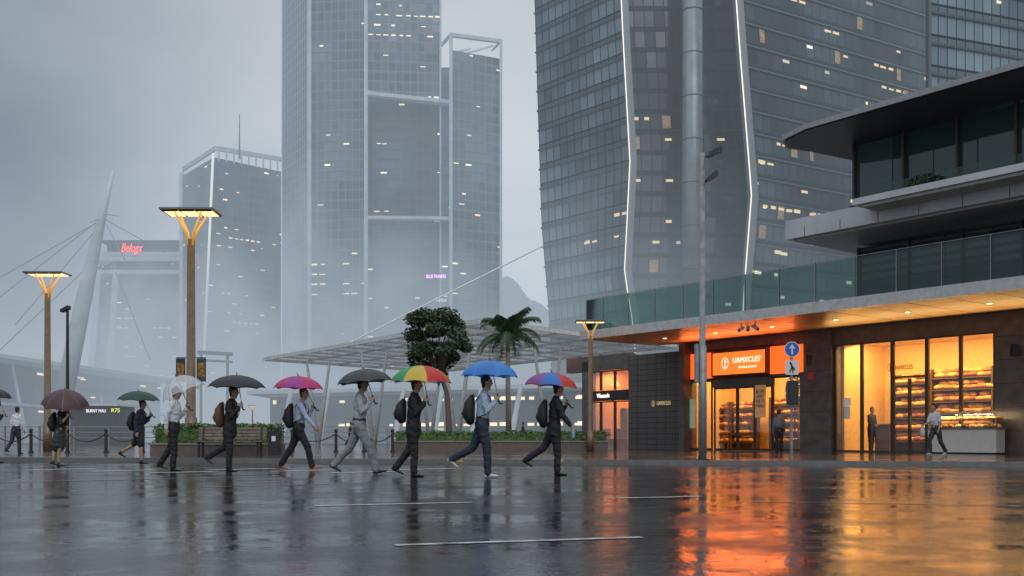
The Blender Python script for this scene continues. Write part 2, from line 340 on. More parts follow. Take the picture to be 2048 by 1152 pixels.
def bar(parent,name,L_,zs,w,d,m):
    mb=MB()
    for a,b in zip(zs,zs[1:]):
        p=L_(a);q=L_(b)
        mb.hexa([p+V((-w/2,-d,0)),p+V((w/2,-d,0)),p+V((w/2,d,0)),p+V((-w/2,d,0))],[q+V((-w/2,-d,0)),q+V((w/2,-d,0)),q+V((w/2,d,0)),q+V((-w/2,d,0))])
    return mb.build(name,m,parent)
def E(px,Y): return edge([(px,-400),(px,877)],Y)
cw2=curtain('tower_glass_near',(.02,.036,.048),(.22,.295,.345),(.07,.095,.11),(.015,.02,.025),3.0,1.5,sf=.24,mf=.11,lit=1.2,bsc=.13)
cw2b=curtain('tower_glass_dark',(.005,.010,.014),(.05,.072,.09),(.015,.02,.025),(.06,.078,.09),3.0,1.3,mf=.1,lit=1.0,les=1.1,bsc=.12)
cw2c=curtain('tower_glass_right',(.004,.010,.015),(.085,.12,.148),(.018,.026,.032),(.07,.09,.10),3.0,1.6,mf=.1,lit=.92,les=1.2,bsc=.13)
t2=thing('glass_tower','large dark glass office tower with two bent glowing white fins, right of centre','skyscraper',(GX(1400,150),150,0))
lE=edge([(1066,-100),(1075,200),(1083,450),(1099,645),(1108,877)],154)
f1=edge([(1240,-100),(1248,80),(1262,330),(1251,550),(1269,655),(1282,877)],140)
f1b=edge([(1240,-100),(1248,80),(1262,330),(1251,550),(1269,655),(1282,877)],146)
f2=edge([(1464,-100),(1478,100),(1502,395),(1486,600),(1480,877)],135)
f2b=edge([(1464,-100),(1478,100),(1502,395),(1486,600),(1480,877)],146)
ZT=78
bandm=mat('tower_band',(.06,.078,.09),.4,haze=True); bandl=mat('tower_band_light',(.12,.15,.17),.4,haze=True)
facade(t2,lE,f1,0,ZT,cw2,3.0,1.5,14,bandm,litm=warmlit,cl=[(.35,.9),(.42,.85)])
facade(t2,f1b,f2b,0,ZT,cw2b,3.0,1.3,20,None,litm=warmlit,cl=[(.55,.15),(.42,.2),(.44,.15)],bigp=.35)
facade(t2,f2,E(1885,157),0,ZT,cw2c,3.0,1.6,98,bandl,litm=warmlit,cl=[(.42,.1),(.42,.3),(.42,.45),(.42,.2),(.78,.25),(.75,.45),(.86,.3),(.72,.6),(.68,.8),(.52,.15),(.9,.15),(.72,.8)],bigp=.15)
bk=E(1150,190); facade(t2,lambda z:bk(z),lE,0,ZT,cw2b,3,1.5,0)
zs=[i*3 for i in range(27)]
sl_=mat('fin_panel',(.24,.27,.29),.35,haze=True)
for f,y in ((f1,140),(f2,135)):
    fo=bar(t2,'fin',lambda z,f=f:f(z)+V((.15,-.7,0)),zs,.95,1.0,sl_)
    bar(fo,'light_strip',lambda z,f=f:f(z)+V((-.36,-1.8,0)),zs[:],.10,.1,strip)
mb=MB(); mb.tube(P(1385,877,139),V((GX(1385,139),139,ZT)),1.38,n=24); 
mb.build('round_column',mat('column_panel',(.25,.28,.30),.35,.3,haze=True,scale=.5),t2,smooth=True)
for z in range(6,78,6):
    p=V((GX(1385,139),139,z)); MB().tube(p,p+V((0,0,.12)),1.42,n=24).build('column_joint',bandm,t2)
t3=thing('glass_tower','pale glass office tower cut by the top right corner','skyscraper',(GX(1990,112),112,0))
cw3=curtain('tower_glass_pale',(.06,.10,.125),(.26,.35,.40),(.11,.15,.17),(.02,.026,.03),3.4,1.25,sf=.3,mf=.1,lit=1.4)
facade(t3,E(1857,108),E(2250,118),0,70,cw3,3.4,1.25,4,bandm)
bar(t3,'corner_fin',E(1857,108),[0,35,70],.3,.4,bandm)
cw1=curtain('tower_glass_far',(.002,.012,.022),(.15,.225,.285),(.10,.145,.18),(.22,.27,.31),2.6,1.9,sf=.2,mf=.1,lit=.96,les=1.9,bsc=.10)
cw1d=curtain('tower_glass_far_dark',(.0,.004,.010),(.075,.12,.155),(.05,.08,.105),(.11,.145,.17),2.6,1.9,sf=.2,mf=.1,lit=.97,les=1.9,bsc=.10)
cwf=curtain('tower_fins',(.03,.045,.06),(.06,.09,.115),(.07,.10,.12),(.44,.50,.55),2.6,1.3,sf=.1,mf=.42,lit=1.5)
Y1=258
t1=thing('glass_tower','tall misty twin slab office tower with white vertical edges, centre left','skyscraper',(GX(790,Y1),Y1,0))
top=130
facade(t1,E(565,280),E(620,262),0,top,cwf,2.6,1.3,0,name='side_wall')
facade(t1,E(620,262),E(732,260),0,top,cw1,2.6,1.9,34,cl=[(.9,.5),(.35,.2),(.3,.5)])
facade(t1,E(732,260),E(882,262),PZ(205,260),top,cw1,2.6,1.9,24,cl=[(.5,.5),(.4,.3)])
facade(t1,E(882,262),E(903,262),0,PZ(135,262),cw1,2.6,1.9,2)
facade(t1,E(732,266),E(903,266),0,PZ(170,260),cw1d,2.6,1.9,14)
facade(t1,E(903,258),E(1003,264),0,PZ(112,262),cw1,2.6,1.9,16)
facade(t1,E(1003,264),E(985,300),0,PZ(90,262),cw1d,2.6,1.9,0,name='side_wall')
for px,y,w_,tp in ((566,281,.6,-200),(619,261,.9,-200),(732,259,.9,-200),(881,261,.4,-200),(902,257,.8,72),(1002,263,.7,86)):
    bar(t1,'white_fin',E(px,y),[0,min(top,PZ(tp,y))],w_,.6,whitef)
for py,h in ((189,1.0),(437,.8)):
    a=P(734,py,258.5); b=P(901,py+18 if py==189 else py+2,258.5)
    MB().hexa([a,b,b+V((0,2,0)),a+V((0,2,0))],[a+V((0,0,h)),b+V((0,0,h)),b+V((0,2,h)),a+V((0,2,h))]).build('cross_beam',whitef,t1)
a=P(903,72,257); b=P(1003,85,263)
cr_=MB(); cr_.hexa([a,b,b+V((0,1,0)),a+V((0,1,0))],[a+V((0,0,.9)),b+V((0,0,.9)),b+V((0,1,.9)),a+V((0,1,.9))])
c=P(883,90,285); cr_.tube(a+V((0,0,.5)),c,.5,n=4); cr_.tube(b+V((0,0,.5)),P(985,100,300),.4,n=4); cr_.tube(P(905,106,262),P(940,98,285),.35,n=4); cr_.tube(P(930,108,262),P(985,92,285),.35,n=4)
cr_.build('roof_crown',whitef,t1)
text('sign_lettering','BLUE FINNERS',mat('purple_sign',(.3,.1,.5),var=0,em=(.62,.28,1),es=5,haze=True),P(872,553,256),1.25,parent=t1,ext=.05,width=5.0)
text('sign_lettering','Veles',mat('white_sign',(.5,.5,.5),var=0,em=(.8,.9,1),es=.9,haze=True),P(881,600,256),1.4,parent=t1,ext=.05,shear=.3)
t0=thing('glass_tower','misty office tower with open white roof frame and thin rooftop antenna','skyscraper',(GX(460,300),300,0))
e0=edge([(428,300),(410,700),(402,877)],296)
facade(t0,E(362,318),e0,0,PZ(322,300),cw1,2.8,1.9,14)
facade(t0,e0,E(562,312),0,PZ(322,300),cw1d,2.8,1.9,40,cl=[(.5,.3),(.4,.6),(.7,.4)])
bar(t0,'light_strip',lambda z:e0(z)+V((0,-.6,0)),[0,30,60,PZ(308,296)],.5,.4,mat('pale_strip',(.8,.8,.75),.5,var=0,em=(.9,.92,.85),es=.7,haze=True))
bar(t0,'corner_fin',E(363,317),[0,PZ(345,317)],1,.5,whitef)
a=P(364,343,317);b=P(430,300,295);c=P(562,322,311)
rb=MB()
for p,q in ((a,b),(b,c)): rb.hexa([p,q,q+V((0,1,0)),p+V((0,1,0))],[p+V((0,0,1.3)),q+V((0,0,1.3)),q+V((0,1,1.3)),p+V((0,1,1.3))])
for i in range(9): q=b.lerp(c,(i+.5)/9); rb.tube(q,q-V((0,0,3)),.25,n=4)
rb.build('roof_frame',whitef,t0)
MB().tube(P(479,318,300),P(479,228,300),.3,.1,n=6).build('antenna',mat('far_dark',(.1,.11,.12),.5,haze=True),t0)
tb=thing('office_building','low stepped misty building with glowing red script sign on its roof','building',(GX(270,330),330,0))
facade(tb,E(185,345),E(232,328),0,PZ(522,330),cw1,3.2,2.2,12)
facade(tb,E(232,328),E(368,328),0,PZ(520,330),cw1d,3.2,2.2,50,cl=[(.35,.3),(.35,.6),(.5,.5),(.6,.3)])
for py,x0,x1 in ((522,180,372),(548,178,372),(512,206,362)):
    a=P(x0,py,327);b=P(x1,py,327); MB().box(a.x,b.x,326,345,a.z,a.z+1.2).build('roof_slab',whitef,tb)
a=P(214,512,329);b=P(358,488,329); MB().box(a.x,b.x,329,340,a.z,b.z).build('roof_house',mat('far_grey',(.05,.06,.07),.5,haze=True),tb)
a=P(206,487,327);b=P(360,485,327); MB().box(a.x,b.x,326,343,a.z,a.z+.9).build('roof_slab',mat('far_grey',(.05,.06,.07)),tb)
text('sign_lettering','Belogx',mat('red_sign',(.6,.05,.05),var=0,em=(1,.06,.06),es=2.6,haze=True),P(262,496,325.5),4.0,parent=tb,ext=.1,shear=.45,width=7.2)
for px in (196,232): bar(tb,'curved_fin',edge([(px,545),(px-6,640),(px-16,760)],326),[10,25,40,PZ(545,326)],1.6,.6,whitef)
lb=thing('exhibition_hall','long low dark glazed hall with sweeping roof at the left edge','building',(-60,140,0))
cwl=curtain('hall_glass',(.010,.014,.02),(.06,.078,.09),(.10,.12,.13),(.14,.16,.17),2.4,3,sf=.15,lit=.98,les=.7)
ea=lambda z:V((-70,104,z)); eb=lambda z:V((-64,182,z))
facade(lb,ea,eb,0,10.6,cwl,2.4,3,14)
MB().hexa([(-76,100,10.6),(-66,98,10.8),(-60,184,10.8),(-80,184,10.6)],[(-76,100,11.2),(-66,98,11.3),(-60,184,11.3),(-80,184,11.5)]).build('roof',whitef,lb)
MB().hexa([(-64,104,4.6),(-61,104,4.6),(-58,182,4.6),(-62,182,4.6)],[(-64,104,5.0),(-61,104,5.0),(-58,182,5.0),(-62,182,5.0)]).build('awning',whitef,lb)
for i in range(8):
    y=106+i*9; MB().tube((-64.5,y,0),(-66.5,y,10.7),.3,.2,n=8).build('column',whitef,lb)
ar=thing('shopping_arcade','distant low arcade with lit windows under the glass canopy','building',(-10,120,0))
facade(ar,E(540,135),E(1330,112),0,6.2,cwl,3.1,1.2,90,cl=[(.1,.3),(.1,.5),(.1,.7),(.1,.9),(.5,.6)])
for i in range(9):
    x=GX(570+i*75,116+0); MB().tube((x,114-i*.6,0),(x+1.2,114-i*.6,6.4),.35,.25,n=8).build('leaning_column',white,ar)
MB().hexa([(-34,128,6.3),(18,106,6.3),(20,112,6.3),(-34,140,6.3)],[(-34,128,6.8),(18,106,6.8),(20,112,6.8),(-34,140,6.8)]).build('roof',whitef,ar)
mt_=text('shop_lettering','BURNT MAU',mat('white_neon',(.8,.8,.8),var=0,em=(1,.95,.95),es=.8,haze=True),P(192,822,90),.40,ext=.02,width=1.75); tag(mt_,'small white neon lettering far left above the chain fence','sign')
mt_=text('shop_lettering','R7S',mat('yellow_neon',(.8,.8,.1),var=0,em=(1,.85,.1),es=.7,haze=True),P(231,821,90),.5,ext=.02,width=.75); tag(mt_,'small yellow neon lettering far left beside the white neon words','sign')
fk=thing('kiosk','low dark far kiosk behind the neon lettering','kiosk',(GX(200,92),92,0)); kd=mat('kiosk_dark',(.05,.055,.06),.4,haze=True)
MB().box(GX(150,92),GX(245,92),91,95,0,3.6).build('wall',kd,fk); MB().box(GX(145,92),GX(250,92),90.2,96,3.6,3.8).build('roof',white,fk)
hm=mat('hill',(.10,.12,.13),.8,haze=True); mb=MB(); pr=None
for i in range(25):
    px=880+i*12; hgt=PZ(620-65*math.exp(-((px-1010)/50)**2)+random.uniform(-4,4),640)
    if pr: mb.quad([(pr[0],640,0),(GX(px,640),640,0),(GX(px,640),640,hgt),(pr[0],640,pr[1])])
    pr=(GX(px,640),hgt)
tag(mb.build('hills',hm),None,None,kind='structure')
cm=mat('cable',(.30,.32,.33),.5,haze=True)
ms=thing('leaning_mast','tall leaning white tapered mast with cables at left','mast',(GX(112,120),120,0))
MB().path([P(112,872,120),P(165,610,120),P(204,432,120),P(227,342,120)],[1.15,.95,.5,.16],14,round_=False).build('pole',mat('mast_paint',(.55,.59,.62),.4,haze=True,scale=.5),ms,smooth=True)
for a,b in (((203,436),(-60,640)),((203,440),(-80,600)),((200,450),(30,650)),((205,436),(330,505)),((205,436),(250,520)),((190,520),(0,700)),((232,545),(300,720)),((203,436),(180,445)),((205,428),(238,432))):
    MB().tube(P(*a,120),P(*b,118),.05,n=5).build('cable',cm,ms)
tag(MB().tube(P(1085,492,100),P(640,715,92),.09,.07,n=6).build('stay_cable',mat('stay_cable_paint',(.75,.77,.78),.4,haze=True)),'long pale diagonal stay cable crossing in front of the centre tower','cable')
# ------------------------------------------------------------------ podium building on right
B0=V((14.6,28.5,0)); U=V((-.615,.7886,0)); NN=V((.7886,.615,0))
def Lp(s,w_,z): return B0+U*s+NN*w_+V((0,0,z))
def lbox(mb,s0,s1,w0,w1,z0,z1,mi=0):
    return mb.hexa([Lp(s0,w0,z0),Lp(s1,w0,z0),Lp(s1,w1,z0),Lp(s0,w1,z0)],[Lp(s0,w0,z1),Lp(s1,w0,z1),Lp(s1,w1,z1),Lp(s0,w1,z1)],mi)
def SP(px,w_=4.8):
    a=B0+NN*w_; p=(px-1024)/F; return (a.x-a.y*p)/(.615+.7886*p)
def ZS(px,py,w_=4.8):
    s=SP(px,w_); Y=Lp(s,w_,0).y; return PZ(py,Y)
FW=4.8; BASE=.12
pb=thing('podium_building','modern podium building with long warm lit soffit, bakery shopfronts and glazed upper floors','building',tuple(Lp(8,8,0)))
stone=mat('dark_stone',(.13,.11,.10),.45,bump=.3,bscale=12,scale=3,var=.25)
fasc=mat('fascia_metal',(.50,.50,.50),.35,.1)
soff=mat('soffit_boards',(.42,.28,.15),.4,var=.12,scale=2)
ZC=4.95
SE=SP(1160,0)
lbox(MB(),-14,SE,0,.12,ZC-.02,5.30).build('fascia',fasc,pb)
lbox(MB(),-14,SE+.1,.125,14,5.1,5.28).build('canopy_slab',concrete,pb)
lbox(MB(),-14,SE,.125,FW-.003,ZC,5.08).build('soffit',soff,pb)
for k in range(18): 
    s=-6+k*1.4; 
    if s<SE: lbox(MB(),s,s+.02,.13,FW-.01,ZC-.006,ZC-.001).build('soffit_joint',mat('joint',(.1,.07,.04),.6),pb)
s_a,s_b,s_c,s_d,s_e,s_f=SP(1990),SP(1667),SP(1604),SP(1370),SP(1260),SP(1172)
ztr=4.3
lbox(MB(),-14,s_a,FW,FW+.5,BASE,ZC).build('stone_wall',stone,pb)
for k in range(6): lbox(MB(),-14,s_a,FW-.004,FW-.001,.9+k*.8,.915+k*.8).build('stone_joint',dark,pb)
lbox(MB(),s_b,s_c,FW-.15,FW+.6,BASE,ZC).build('stone_pillar',stone,pb)
for k in range(5): lbox(MB(),s_b,s_c,FW-.154,FW-.151,.9+k*.8,.915+k*.8).build('stone_joint',dark,pb)
lbox(MB(),s_a+.002,s_b-.002,FW,FW+.5,ztr,ZC).build('lintel',stone,pb)
lbox(MB(),s_c+.002,s_d-.002,FW+.05,FW+.5,4.55,ZC).build('lintel',stone,pb)
bk_=curtain('dark_brick',(.05,.04,.036),(.10,.08,.07),(.06,.05,.045),(.03,.025,.022),.25,.6,sf=.02,mf=.03,lit=5,rough=.4,tilt=.02)
lbox(MB(),s_d,s_e,FW-.09,FW+.5,BASE,ZC-.35).build('brick_wall_core',stone,pb)
MB().quad([Lp(s_e,FW-.1,BASE),Lp(s_d,FW-.1,BASE),Lp(s_d,FW-.1,4.6),Lp(s_e,FW-.1,4.6)],[(0,0),(s_e-s_d,0),(s_e-s_d,4.48),(0,4.48)]).build('brick_cladding',bk_,pb)
lbox(MB(),s_d-.25,s_d+.05,FW-.35,FW+.5,BASE,ZC).build('stone_pillar',stone,pb)
lbox(MB(),s_e,s_f+1.5,FW,FW+.4,4.0,ZC-.2).build('lintel',stone,pb)
lbox(MB(),s_f-.15,s_f+.3,FW,FW+.5,BASE,4.5).build('stone_pillar',stone,pb)
lbox(MB(),-14,s_f,9.9,14,BASE,5.08).build('rear_wall',stone,pb)
wallY=mat('warm_interior_wall',(.82,.53,.17),.7,var=.09)
floorY=mat('interior_floor',(.30,.2,.11),.35)
IW=FW+3.4
for (a,b) in ((s_a,s_b),(s_c,s_d),(s_e,s_f)):
    lbox(MB(),a-.1,b+.1,IW,IW+.1,BASE,4.5).build('interior_wall',wallY,pb)
    for q in (a,b): lbox(MB(),q-.12,q-.02,FW+.55,IW-.01,BASE,4.4).build('interior_wall',wallY,pb)
    lbox(MB(),a,b-.13,FW+.1,IW-.01,BASE+.001,BASE+.02).build('interior_floor',floorY,pb)
    lbox(MB(),a,b-.13,FW+.51,IW-.01,4.40,4.5).build('interior_ceiling',mat('interior_ceiling',(.8,.6,.3),.7),pb)
lbox(MB(),SP(1725,7),SP(1725,7)+.12,FW+1.2,IW-.02,BASE,4.39).build('interior_partition',wallY,pb)
shopglass=glassmat('shop_glass',(.97,.97,.95),.02)
frm=mat('window_frame',(.07,.06,.05),.35,.4)
def bay(px0,px1,pyt,z0=BASE,mid=None,name='shop_window'):
    s0,s1=SP(px0),SP(px1); zt=ztr if pyt is None else ZS((px0+px1)/2,pyt)
    if s0>s1: s0,s1=s1,s0
    mb=MB(); t=.06
    lbox(mb,s0,s0+t,FW+.02,FW+.12,z0,zt); lbox(mb,s1-t,s1,FW+.02,FW+.12,z0,zt); lbox(mb,s0+t,s1-t,FW+.02,FW+.12,z0,z0+.08); lbox(mb,s0+t,s1-t,FW+.02,FW+.12,zt-.07,zt-.002)
    if mid: lbox(mb,s0+t,s1-t,FW+.02,FW+.12,mid,mid+.07)
    f=mb.build('window_frame' if name=='shop_window' else 'door_frame',frm,pb)
    lbox(MB(),s0+t,s1-t,FW+.06,FW+.07,z0+.08,zt-.07).build('pane',shopglass,f)
    return f
bay(1668,1722,None); bay(1722,1783,None); bay(1853,1920,None); bay(1920,1989,None)
d=bay(1784,1852,None,mid=ZS(1818,755),name='door')
sA,sB=SP(1850),SP(1786)
sm=(sA+sB)/2; lbox(MB(),sm-.04,sm+.04,FW+.0,FW+.13,BASE+.05,ZS(1818,757)).build('door_stile',frm,d)
MB().tube(Lp(sm-.1,FW-.05,1.0),Lp(sm-.1,FW-.05,1.5),.018).build('handle',steel,d)
zl=3.22
def bayz(px0,px1,zt,name='shop_window'):
    s1,s0=SP(px0),SP(px1); mb=MB(); t=.05
    lbox(mb,s0,s0+t,FW+.12,FW+.2,BASE,zt); lbox(mb,s1-t,s1,FW+.12,FW+.2,BASE,zt); lbox(mb,s0+t,s1-t,FW+.12,FW+.2,BASE,BASE+.1); lbox(mb,s0+t,s1-t,FW+.12,FW+.2,zt-.08,zt)
    f=mb.build('window_frame' if name=='shop_window' else 'door_leaf',frm,pb); lbox(MB(),s0+t,s1-t,FW+.15,FW+.16,BASE+.1,zt-.08).build('pane',shopglass,f)
    if name=='door': MB().tube(Lp(s0+.12,FW+.08,1.0),Lp(s0+.12,FW+.08,1.5),.018).build('handle',steel,f)
    return f
bayz(1370,1420,zl); bayz(1541,1604,zl); bayz(1424,1470,zl-.35,'door'); bayz(1471,1505,zl-.35,'door'); bayz(1506,1540,zl-.35,'door')
lbox(MB(),SP(1541),SP(1423),FW+.1,FW+.3,zl-.35,zl).build('door_header',stone,pb)
lbox(MB(),s_c+.01,s_d-.26,FW+.15,FW+.3,zl+.002,4.549).build('sign_band',mat('sign_band',(.12,.03,.01),.5),pb)
orange=mat('orange_lightbox',(.8,.2,.03),.4,var=.12,scale=2,em=(1,.17,.02),es=1.3)
orange2=mat('red_orange_lightbox',(.7,.1,.03),.4,var=.15,scale=2,em=(1,.14,.015),es=1.15)
sg=thing('shop_sign','glowing orange bakery sign with white round logo and lettering above the door','sign',tuple(Lp(SP(1480),FW-.3,3.4)))
a,b=SP(1532,4.5),SP(1427,4.5)
lbox(MB(),a,b,FW-.35,FW+.1,3.38,4.32).build('light_box',orange,sg)
fr_=MB(); lbox(fr_,a-.06,a-.002,FW-.38,FW+.1,3.32,4.38); lbox(fr_,b+.002,b+.06,FW-.38,FW+.1,3.32,4.38); lbox(fr_,a,b,FW-.38,FW+.1,4.322,4.38); lbox(fr_,a,b,FW-.38,FW+.1,3.32,3.378); fr_.build('frame',frm,sg)
wl=mat('lit_white_letters',(.9,.85,.8),.4,var=0,em=(1,.88,.75),es=1.1)
text('lettering',"UAMXCLES'",wl,Lp(SP(1492,4.4),FW-.37,3.95),.32,xdir=-U,parent=sg,width=(b-a)*.52)
text('lettering',"FINELS & BLST",wl,Lp(SP(1494,4.4),FW-.37,3.65),.12,xdir=-U,parent=sg,width=(b-a)*.34)
def logo(cc,r,m,par):
    lg=MB()
    for k in range(20):
        a0,a1=2*math.pi*k/20,2*math.pi*(k+1)/20
        def q(a_,r): return cc-U*(math.cos(a_)*r*.8)+V((0,0,math.sin(a_)*r))
        lg.quad([q(a0,r),q(a1,r),q(a1,r*.84),q(a0,r*.84)])
    lg.quad([cc-U*(-.02)+V((0,0,-r*1.1)),cc-U*.02+V((0,0,-r*1.1)),cc-U*.02+V((0,0,r*.6)),cc-U*(-.02)+V((0,0,r*.6))])
    lg.quad([cc-U*.0+V((0,0,r*.45)),cc-U*(r*.5)+V((0,0,r*.3)),cc-U*(r*.5)+V((0,0,r*.15)),cc-U*.0+V((0,0,r*.3))])
    return lg.build('logo',m,par)
logo(Lp(SP(1449,4.4),FW-.37,3.86),.24,wl,sg)
for (p0,p1,lab) in ((1371,1422,'red orange light panel left of the bakery sign'),(1540,1606,'red orange light panel right of the bakery sign')):
    w0=FW+.03 if p0==1371 else FW-.2
    a,b=SP(p1,w0),SP(p0,w0); b=b-.3 if p0==1371 else b
    t_=thing('light_panel',lab,'sign',tuple(Lp((a+b)/2,w0,3.3))); lbox(MB(),a+.02,b,w0,FW+.14,3.30,4.42).build('light_box',orange2,t_); lbox(MB(),a+.02,b,w0-.01,FW+.145,3.22,3.29).build('frame',frm,t_)
gold=mat('gold_letters',(.6,.45,.2),.3,.6,var=0,em=(1,.7,.35),es=.35)
sg2=thing('wall_sign','small gold lettering and round logo on the dark brick wall','sign',tuple(Lp(SP(1321,4.6),FW-.13,2)))
text('lettering','UAMXCLES',gold,Lp(SP(1325,4.6),FW-.13,ZS(1320,807)),.26,xdir=-U,width=.85,parent=sg2); logo(Lp(SP(1304,4.6),FW-.13,ZS(1320,807)),.14,gold,sg2)
sg3=thing('window_sign','small dark gold logo and lettering on the tall yellow shop window','sign',tuple(Lp(SP(1790,4.7),FW-.01,3.4)))
dg_=mat('dark_gold',(.25,.08,.02),.4)
logo(Lp(SP(1780,4.75),FW-.04,ZS(1780,735)),.15,dg_,sg3); text('lettering','UAMXCLES',dg_,Lp(SP(1806,4.75),FW-.04,ZS(1805,735)),.24,xdir=-U,width=.75,parent=sg3)
def poster(px,py0,py1,wd,lab,txt,col,w_=4.85,tc_=(.1,.05,.03)):
    s=SP(px,w_); z0,z1=ZS(px,py1,w_),ZS(px,py0,w_); t_=thing('poster',lab,'poster',tuple(Lp(s,w_,z0)))
    lbox(MB(),s-wd/2,s+wd/2,w_-.02,w_,z0,z1).build('sheet',mat('poster_%d_%d'%(px,py0),col,.6,em=col,es=.2),t_)
    if txt: text('print',txt,mat('poster_ink_%d'%px,tc_,.6,var=0),Lp(s,w_-.03,(z0+z1)/2+.1),.22,xdir=-U,parent=t_,ext=.002,width=wd*.8)
poster(1521,770,835,.55,'pale orange poster with printed words on the shop door','BJG JMB\nAANFY\nKXR TYI\nFVNNLA',(.7,.38,.2))
poster(1384,798,856,.4,'pale poster in the leftmost bakery window','',(.5,.6,.4))
poster(1695,796,812,.3,'small pale notice on the big yellow window, upper','',(.75,.7,.6))
poster(1695,813,838,.24,'small grey notice on the big yellow window, lower','',(.5,.5,.5))
poster(1622,745,758,.28,'small red square wall sign on the stone pillar','',(.35,.03,.04),w_=4.62)
# upper structure
deckglass=glassmat('green_balustrade_glass',(.60,.74,.71),.02)
s=-8
while s<SE-.2:
    pn=lbox(MB(),s+.01,min(s+1.5,SE)-.01,.32,.335,5.34,6.66).build('balustrade_panel',deckglass,pb)
    lbox(MB(),s-.012,s+.012,.30,.36,5.285,6.68).build('balustrade_post',steel,pb); s+=1.52
lbox(MB(),-8,SE,.318,.342,6.685,6.705).build('handrail',steel,pb)
upg=curtain('upper_glass',(.012,.034,.034),(.06,.11,.105),(.02,.03,.03),(.05,.06,.06),3.0,1.5,sf=.04,mf=.03,lit=3,rough=.05,tilt=.01,haze=False,bsc=.5)
up=curtain('louvre_glass',(.02,.024,.026),(.05,.056,.06),(.09,.095,.10),(.06,.065,.065),.28,1.6,sf=.35,mf=.04,lit=3,haze=False)
def pwall(s0,s1,w_,z0,z1,m,name):
    MB().quad([Lp(s1,w_,z0),Lp(s0,w_,z0),Lp(s0,w_,z1),Lp(s1,w_,z1)],[(0,z0),(s1-s0,z0),(s1-s0,z1),(0,z1)]).build(name,m,pb)
pwall(-12,7.0,2.6,5.29,7.42,up,'louvre_wall')
for k in range(10): 
    s0=6.97-k*1.9; lbox(MB(),s0-.04,s0+.04,2.5,2.59,5.29,7.42).build('mullion',frm,pb)
MB().quad([Lp(7.0,12,5.29),Lp(7.0,2.6,5.29),Lp(7.0,2.6,7.42),Lp(7.0,12,7.42)],[(0,0),(9,0),(9,2),(0,2)]).build('end_wall',up,pb)
uw=mat('upper_slab_paint',(.48,.50,.52),.4,var=.15,scale=.9)
darksoff=mat('dark_soffit',(.035,.033,.032),.45)
sR=8.2
lbox(MB(),-14,sR,0.0,12,7.6,8.25).build('upper_slab',uw,pb)
lbox(MB(),-14,sR-.2,.2,11.8,7.53,7.595).build('upper_soffit',mat('grey_soffit',(.35,.35,.35),.5),pb)
lbox(MB(),-14,4.9,-1.0,-.01,8.05,8.25).build('ledge',uw,pb)
lbox(MB(),-14,4.6,-.9,0,7.95,8.045).build('ledge_soffit',mat('grey_soffit',(.5,.5,.5)),pb)
for k in range(12): 
    s0=-8+k*1.4
    if s0<sR: lbox(MB(),s0,s0+.02,-.006,-.001,7.6,7.94).build('slab_joint',darksoff,pb)
pwall(-12,7.2,2.6,8.25,11.1,upg,'glass_wall')
MB().quad([Lp(7.2,12,8.25),Lp(7.2,2.6,8.25),Lp(7.2,2.6,11.1),Lp(7.2,12,11.1)],[(0,0),(9,0),(9,3),(0,3)]).build('end_glass_wall',upg,pb)
for k in range(9): 
    s0=7.1-k*1.9; lbox(MB(),s0-.04,s0+.04,2.42,2.59,8.25,11.15).build('mullion',frm,pb)
s=-8
while s<5.2:
    lbox(MB(),s+.01,s+1.49,1.9,1.915,8.28,9.35).build('balustrade_panel',deckglass,pb); s+=1.52
mb=MB(); out=[(-14,-.25),(7.2,-.25),(8.5,.2),(9.0,1.1),(8.7,2.2),(7.6,12),(-14,12)]
bm=mb.bm
lo=[bm.verts.new(Lp(a,b,11.18)) for a,b in out]; hi=[bm.verts.new(Lp(a,b,11.36)) for a,b in out]
bm.faces.new(lo); bm.faces.new(hi)
for i in range(len(out)): j=(i+1)%len(out); bm.faces.new((lo[i],lo[j],hi[j],hi[i]))
mb.build('roof',mat('roof_edge',(.30,.31,.32),.35),pb)
out2=[(-14,-.2),(7.15,-.2),(8.4,.23),(8.9,1.1),(8.6,2.15),(7.5,11.9),(-14,11.9)]
mb=MB(); bm=mb.bm; lo=[bm.verts.new(Lp(a,b,11.14)) for a,b in out2]; bm.faces.new(lo); mb.build('roof_soffit',darksoff,pb)
leafd=mat('leaf_dark',(.035,.06,.028),.5,var=.6,scale=3)
def leaves(mb,c,rx,ry,rz,n,sz,shell=.35,box=False):
    for _ in range(n):
        if box: p=V((random.uniform(-rx,rx),random.uniform(-ry,ry),random.uniform(-rz,rz)))
        else:
            d=V((random.gauss(0,1),random.gauss(0,1),random.gauss(0,1))).normalized(); r=random.uniform(shell,1)**.5
            p=V((d.x*rx*r,d.y*ry*r,d.z*rz*r))
        p+=V(c); a=V((random.uniform(-1,1),random.uniform(-1,1),random.uniform(-.6,.6))).normalized()
        b=a.cross(V((random.uniform(-1,1),random.uniform(-1,1),random.uniform(-1,1)))).normalized(); s_=sz*random.uniform(.6,1.3)
        mb.quad([p-a*s_,p+b*s_*.45,p+a*s_,p-b*s_*.45])
mb=MB(); c=Lp(3.6,1.2,8.7); leaves(mb,c,.7,.5,.45,700,.09); tag(mb.build('balcony_shrub',leafd,origin=Lp(3.6,1.2,8.27)),'dark leafy shrub on the upper balcony','shrub')
mb=MB(); c=Lp(6.0,1.2,8.45); leaves(mb,c,.4,.3,.22,200,.07); tag(mb.build('balcony_shrub',leafd,origin=Lp(6,1.2,8.27)),'small low shrub at the left end of the upper balcony','shrub')
LC=(1,.64,.24)
area(Lp((s_a+s_b)/2,FW+1.3,4.35),Lp((s_a+s_b)/2,FW+2.1,0),5.8,1.4,560,LC)
area(Lp((s_c+s_d)/2,FW+1.2,4.35),Lp((s_c+s_d)/2,FW+2.0,0),5.6,1.2,450,(1,.56,.2))
